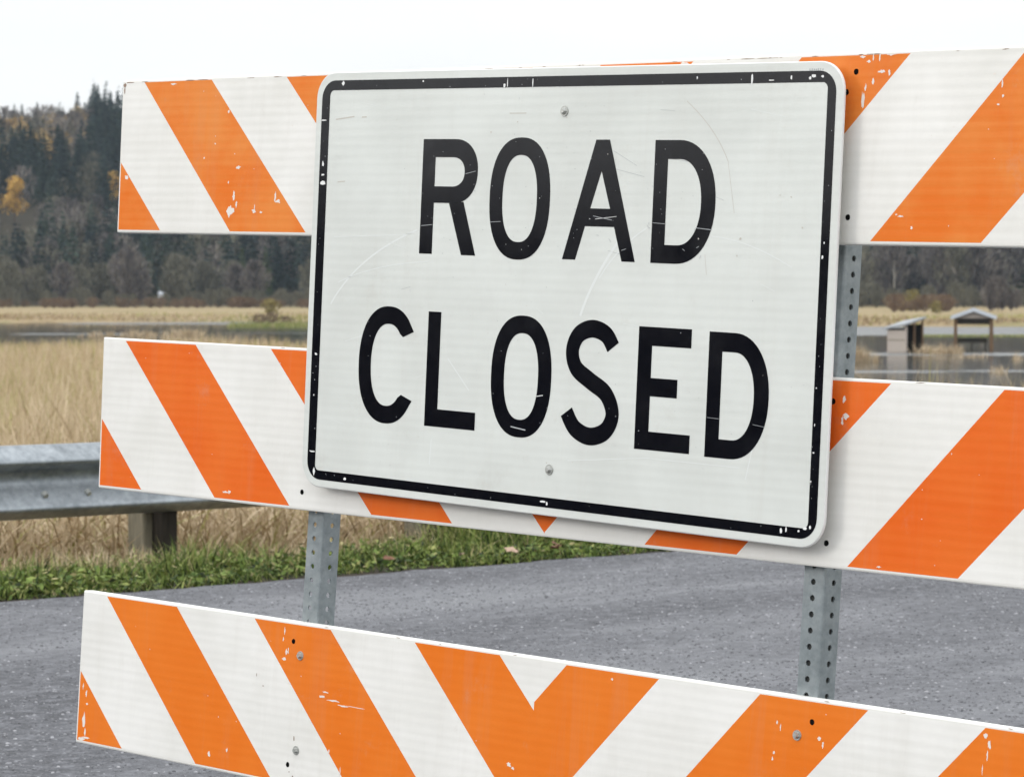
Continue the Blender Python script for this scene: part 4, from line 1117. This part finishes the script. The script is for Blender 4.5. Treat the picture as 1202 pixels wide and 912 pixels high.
# S
ctrl = [(29.92, -19.0), (29.70, -18.55), (29.0, -17.72), (27.75, -17.40), (26.55, -17.86), (26.04, -18.95), (26.45, -20.08), (27.75, -20.86), (29.22, -21.66), (29.87, -22.95), (29.30, -24.10), (27.92, -24.55), (26.55, -24.10), (25.72, -23.05), (25.60, -22.70)]
cur = []
for i in range(1, len(ctrl) - 2):
    p0, p1, p2, p3 = ctrl[i - 1], ctrl[i], ctrl[i + 1], ctrl[i + 2]
    for k in range(8):
        t_ = k / 8; cur.append(tuple(0.5 * (2 * p1[c] + (p2[c] - p0[c]) * t_ + (2 * p0[c] - 5 * p1[c] + 4 * p2[c] - p3[c]) * t_ ** 2 + (-p0[c] + 3 * p1[c] - 3 * p2[c] + p3[c]) * t_ ** 3) for c in (0, 1)))
cur.append(ctrl[-2])
A = []; B = []
for k in range(len(cur)):
    a = cur[max(k - 1, 0)]; b = cur[min(k + 1, len(cur) - 1)]; d = math.hypot(b[0] - a[0], b[1] - a[1]); nx, ny = -(b[1] - a[1]) / d * 0.59, (b[0] - a[0]) / d * 0.59
    A.append((cur[k][0] + nx, cur[k][1] + ny)); B.append((cur[k][0] - nx, cur[k][1] - ny))
strip(A, B)
begin()
# E
poly2([(31.93, -17.04), (33.13, -17.04), (33.13, -25.06), (31.93, -25.06)])
poly2([(33.13, -17.04), (36.5, -17.04), (36.5, -18.27), (33.13, -18.27)]); poly2([(33.13, -20.36), (35.45, -20.36), (35.45, -21.56), (33.13, -21.56)]); poly2([(33.13, -23.86), (36.7, -23.86), (36.7, -25.06), (33.13, -25.06)])
begin()
letter_D(38.0, 43.12, -17.1, -25.12, 1.14, 40.1)
# flecks worn out of the ink (those that fall on a stroke)
def which(a, b):
    row = ((10.5, 17.0), (17.3, 23.7), (24.4, 31.6), (32.3, 38.4)) if b > -15 else ((4.9, 11.0), (11.9, 17.5), (18.2, 24.5), (24.9, 30.8), (31.7, 37.0), (37.7, 43.5))
    best = min(range(len(row)), key=lambda k: max(row[k][0] - a, a - row[k][1], 0))
    return LET[best + (0 if b > -15 else 4)]
for k in range(110):
    if k < 70: a, b = random.uniform(11, 38), random.uniform(-12.8, -4.9)
    else: a, b = random.uniform(5.3, 43), random.uniform(-25, -17)
    m = which(a, b); poly2(blob(a, b, random.uniform(0.012, 0.04), random.uniform(0.012, 0.035), 6), 2, H2 - 0.012)
def rb2(pts, w, mi):
    ribbon(which(*pts[0]), pts, w, mi, H2 - 0.014)
rb2([(11, -10.9), (12.1, -10.8)], 0.035, 2); rb2([(17.8, -10.5), (18.8, -10.45)], 0.03, 2); rb2([(32.7, -10.25), (33.8, -10.3)], 0.03, 2); rb2([(36.4, -10.5), (37.8, -10.6)], 0.04, 2); rb2([(27.4, -9.9), (29.1, -10.15)], 0.035, 2); rb2([(27.6, -10.1), (29.5, -9.9)], 0.03, 1)
rb2([(15.2, -7.2), (16.2, -7.0)], 0.03, 2); rb2([(38.1, -22.6), (39.1, -22.63)], 0.02, 2); rb2([(41.9, -22.8), (42.9, -22.9)], 0.02, 2); rb2([(20.6, -24.4), (22.0, -24.55)], 0.08, 2); rb2([(22.9, -22.2), (23.5, -22.1)], 0.05, 1)
for k in range(10): a = random.uniform(27.5, 37.5); b = random.uniform(-12.6, -9.6); rb2([(a, b), (a + random.uniform(-0.5, 0.5), b + random.uniform(-0.25, 0.25))], 0.03, 2)
for q in LET: q.build('letter', [m_black, m_scr_l, m_scr_g], sg)
for (a, b) in ((24.36, -2.89), (24.38, -27.04)):
    p = Vector(SP(a, b, -0.02)); d = Vector((0, -1, 0))
    q = MB(); q.tube(p, p + d * 0.05 * INCH, 0.36 * INCH, 0.34 * INCH, 16); q.tube(p + d * 0.05 * INCH, p + d * 0.24 * INCH, 0.26 * INCH, 0.14 * INCH, 8); q.build('bolt', m_bolt, sg)

# ------------------------------------------------------------------ haze
HAZE = 0.00006
if HAZE:
    m = MB(); m.box((0, 0, 60), (3400, 3400, 140)); hz = m.build('haze', [])
    hm = bpy.data.materials.new('haze'); hm.use_nodes = True; t_ = hm.node_tree; t_.nodes.clear()
    oo_ = t_.nodes.new('ShaderNodeOutputMaterial'); pv = t_.nodes.new('ShaderNodeVolumePrincipled')
    pv.inputs['Color'].default_value = (0.70, 0.84, 1.0, 1); pv.inputs['Density'].default_value = HAZE; pv.inputs['Anisotropy'].default_value = 0.0
    t_.links.new(pv.outputs[0], oo_.inputs['Volume'])
    hz.data.materials.append(hm); tag(hz, kind='stuff'); hz['label'] = 'thin pale haze in the air over the flooded valley'; hz['category'] = 'haze'
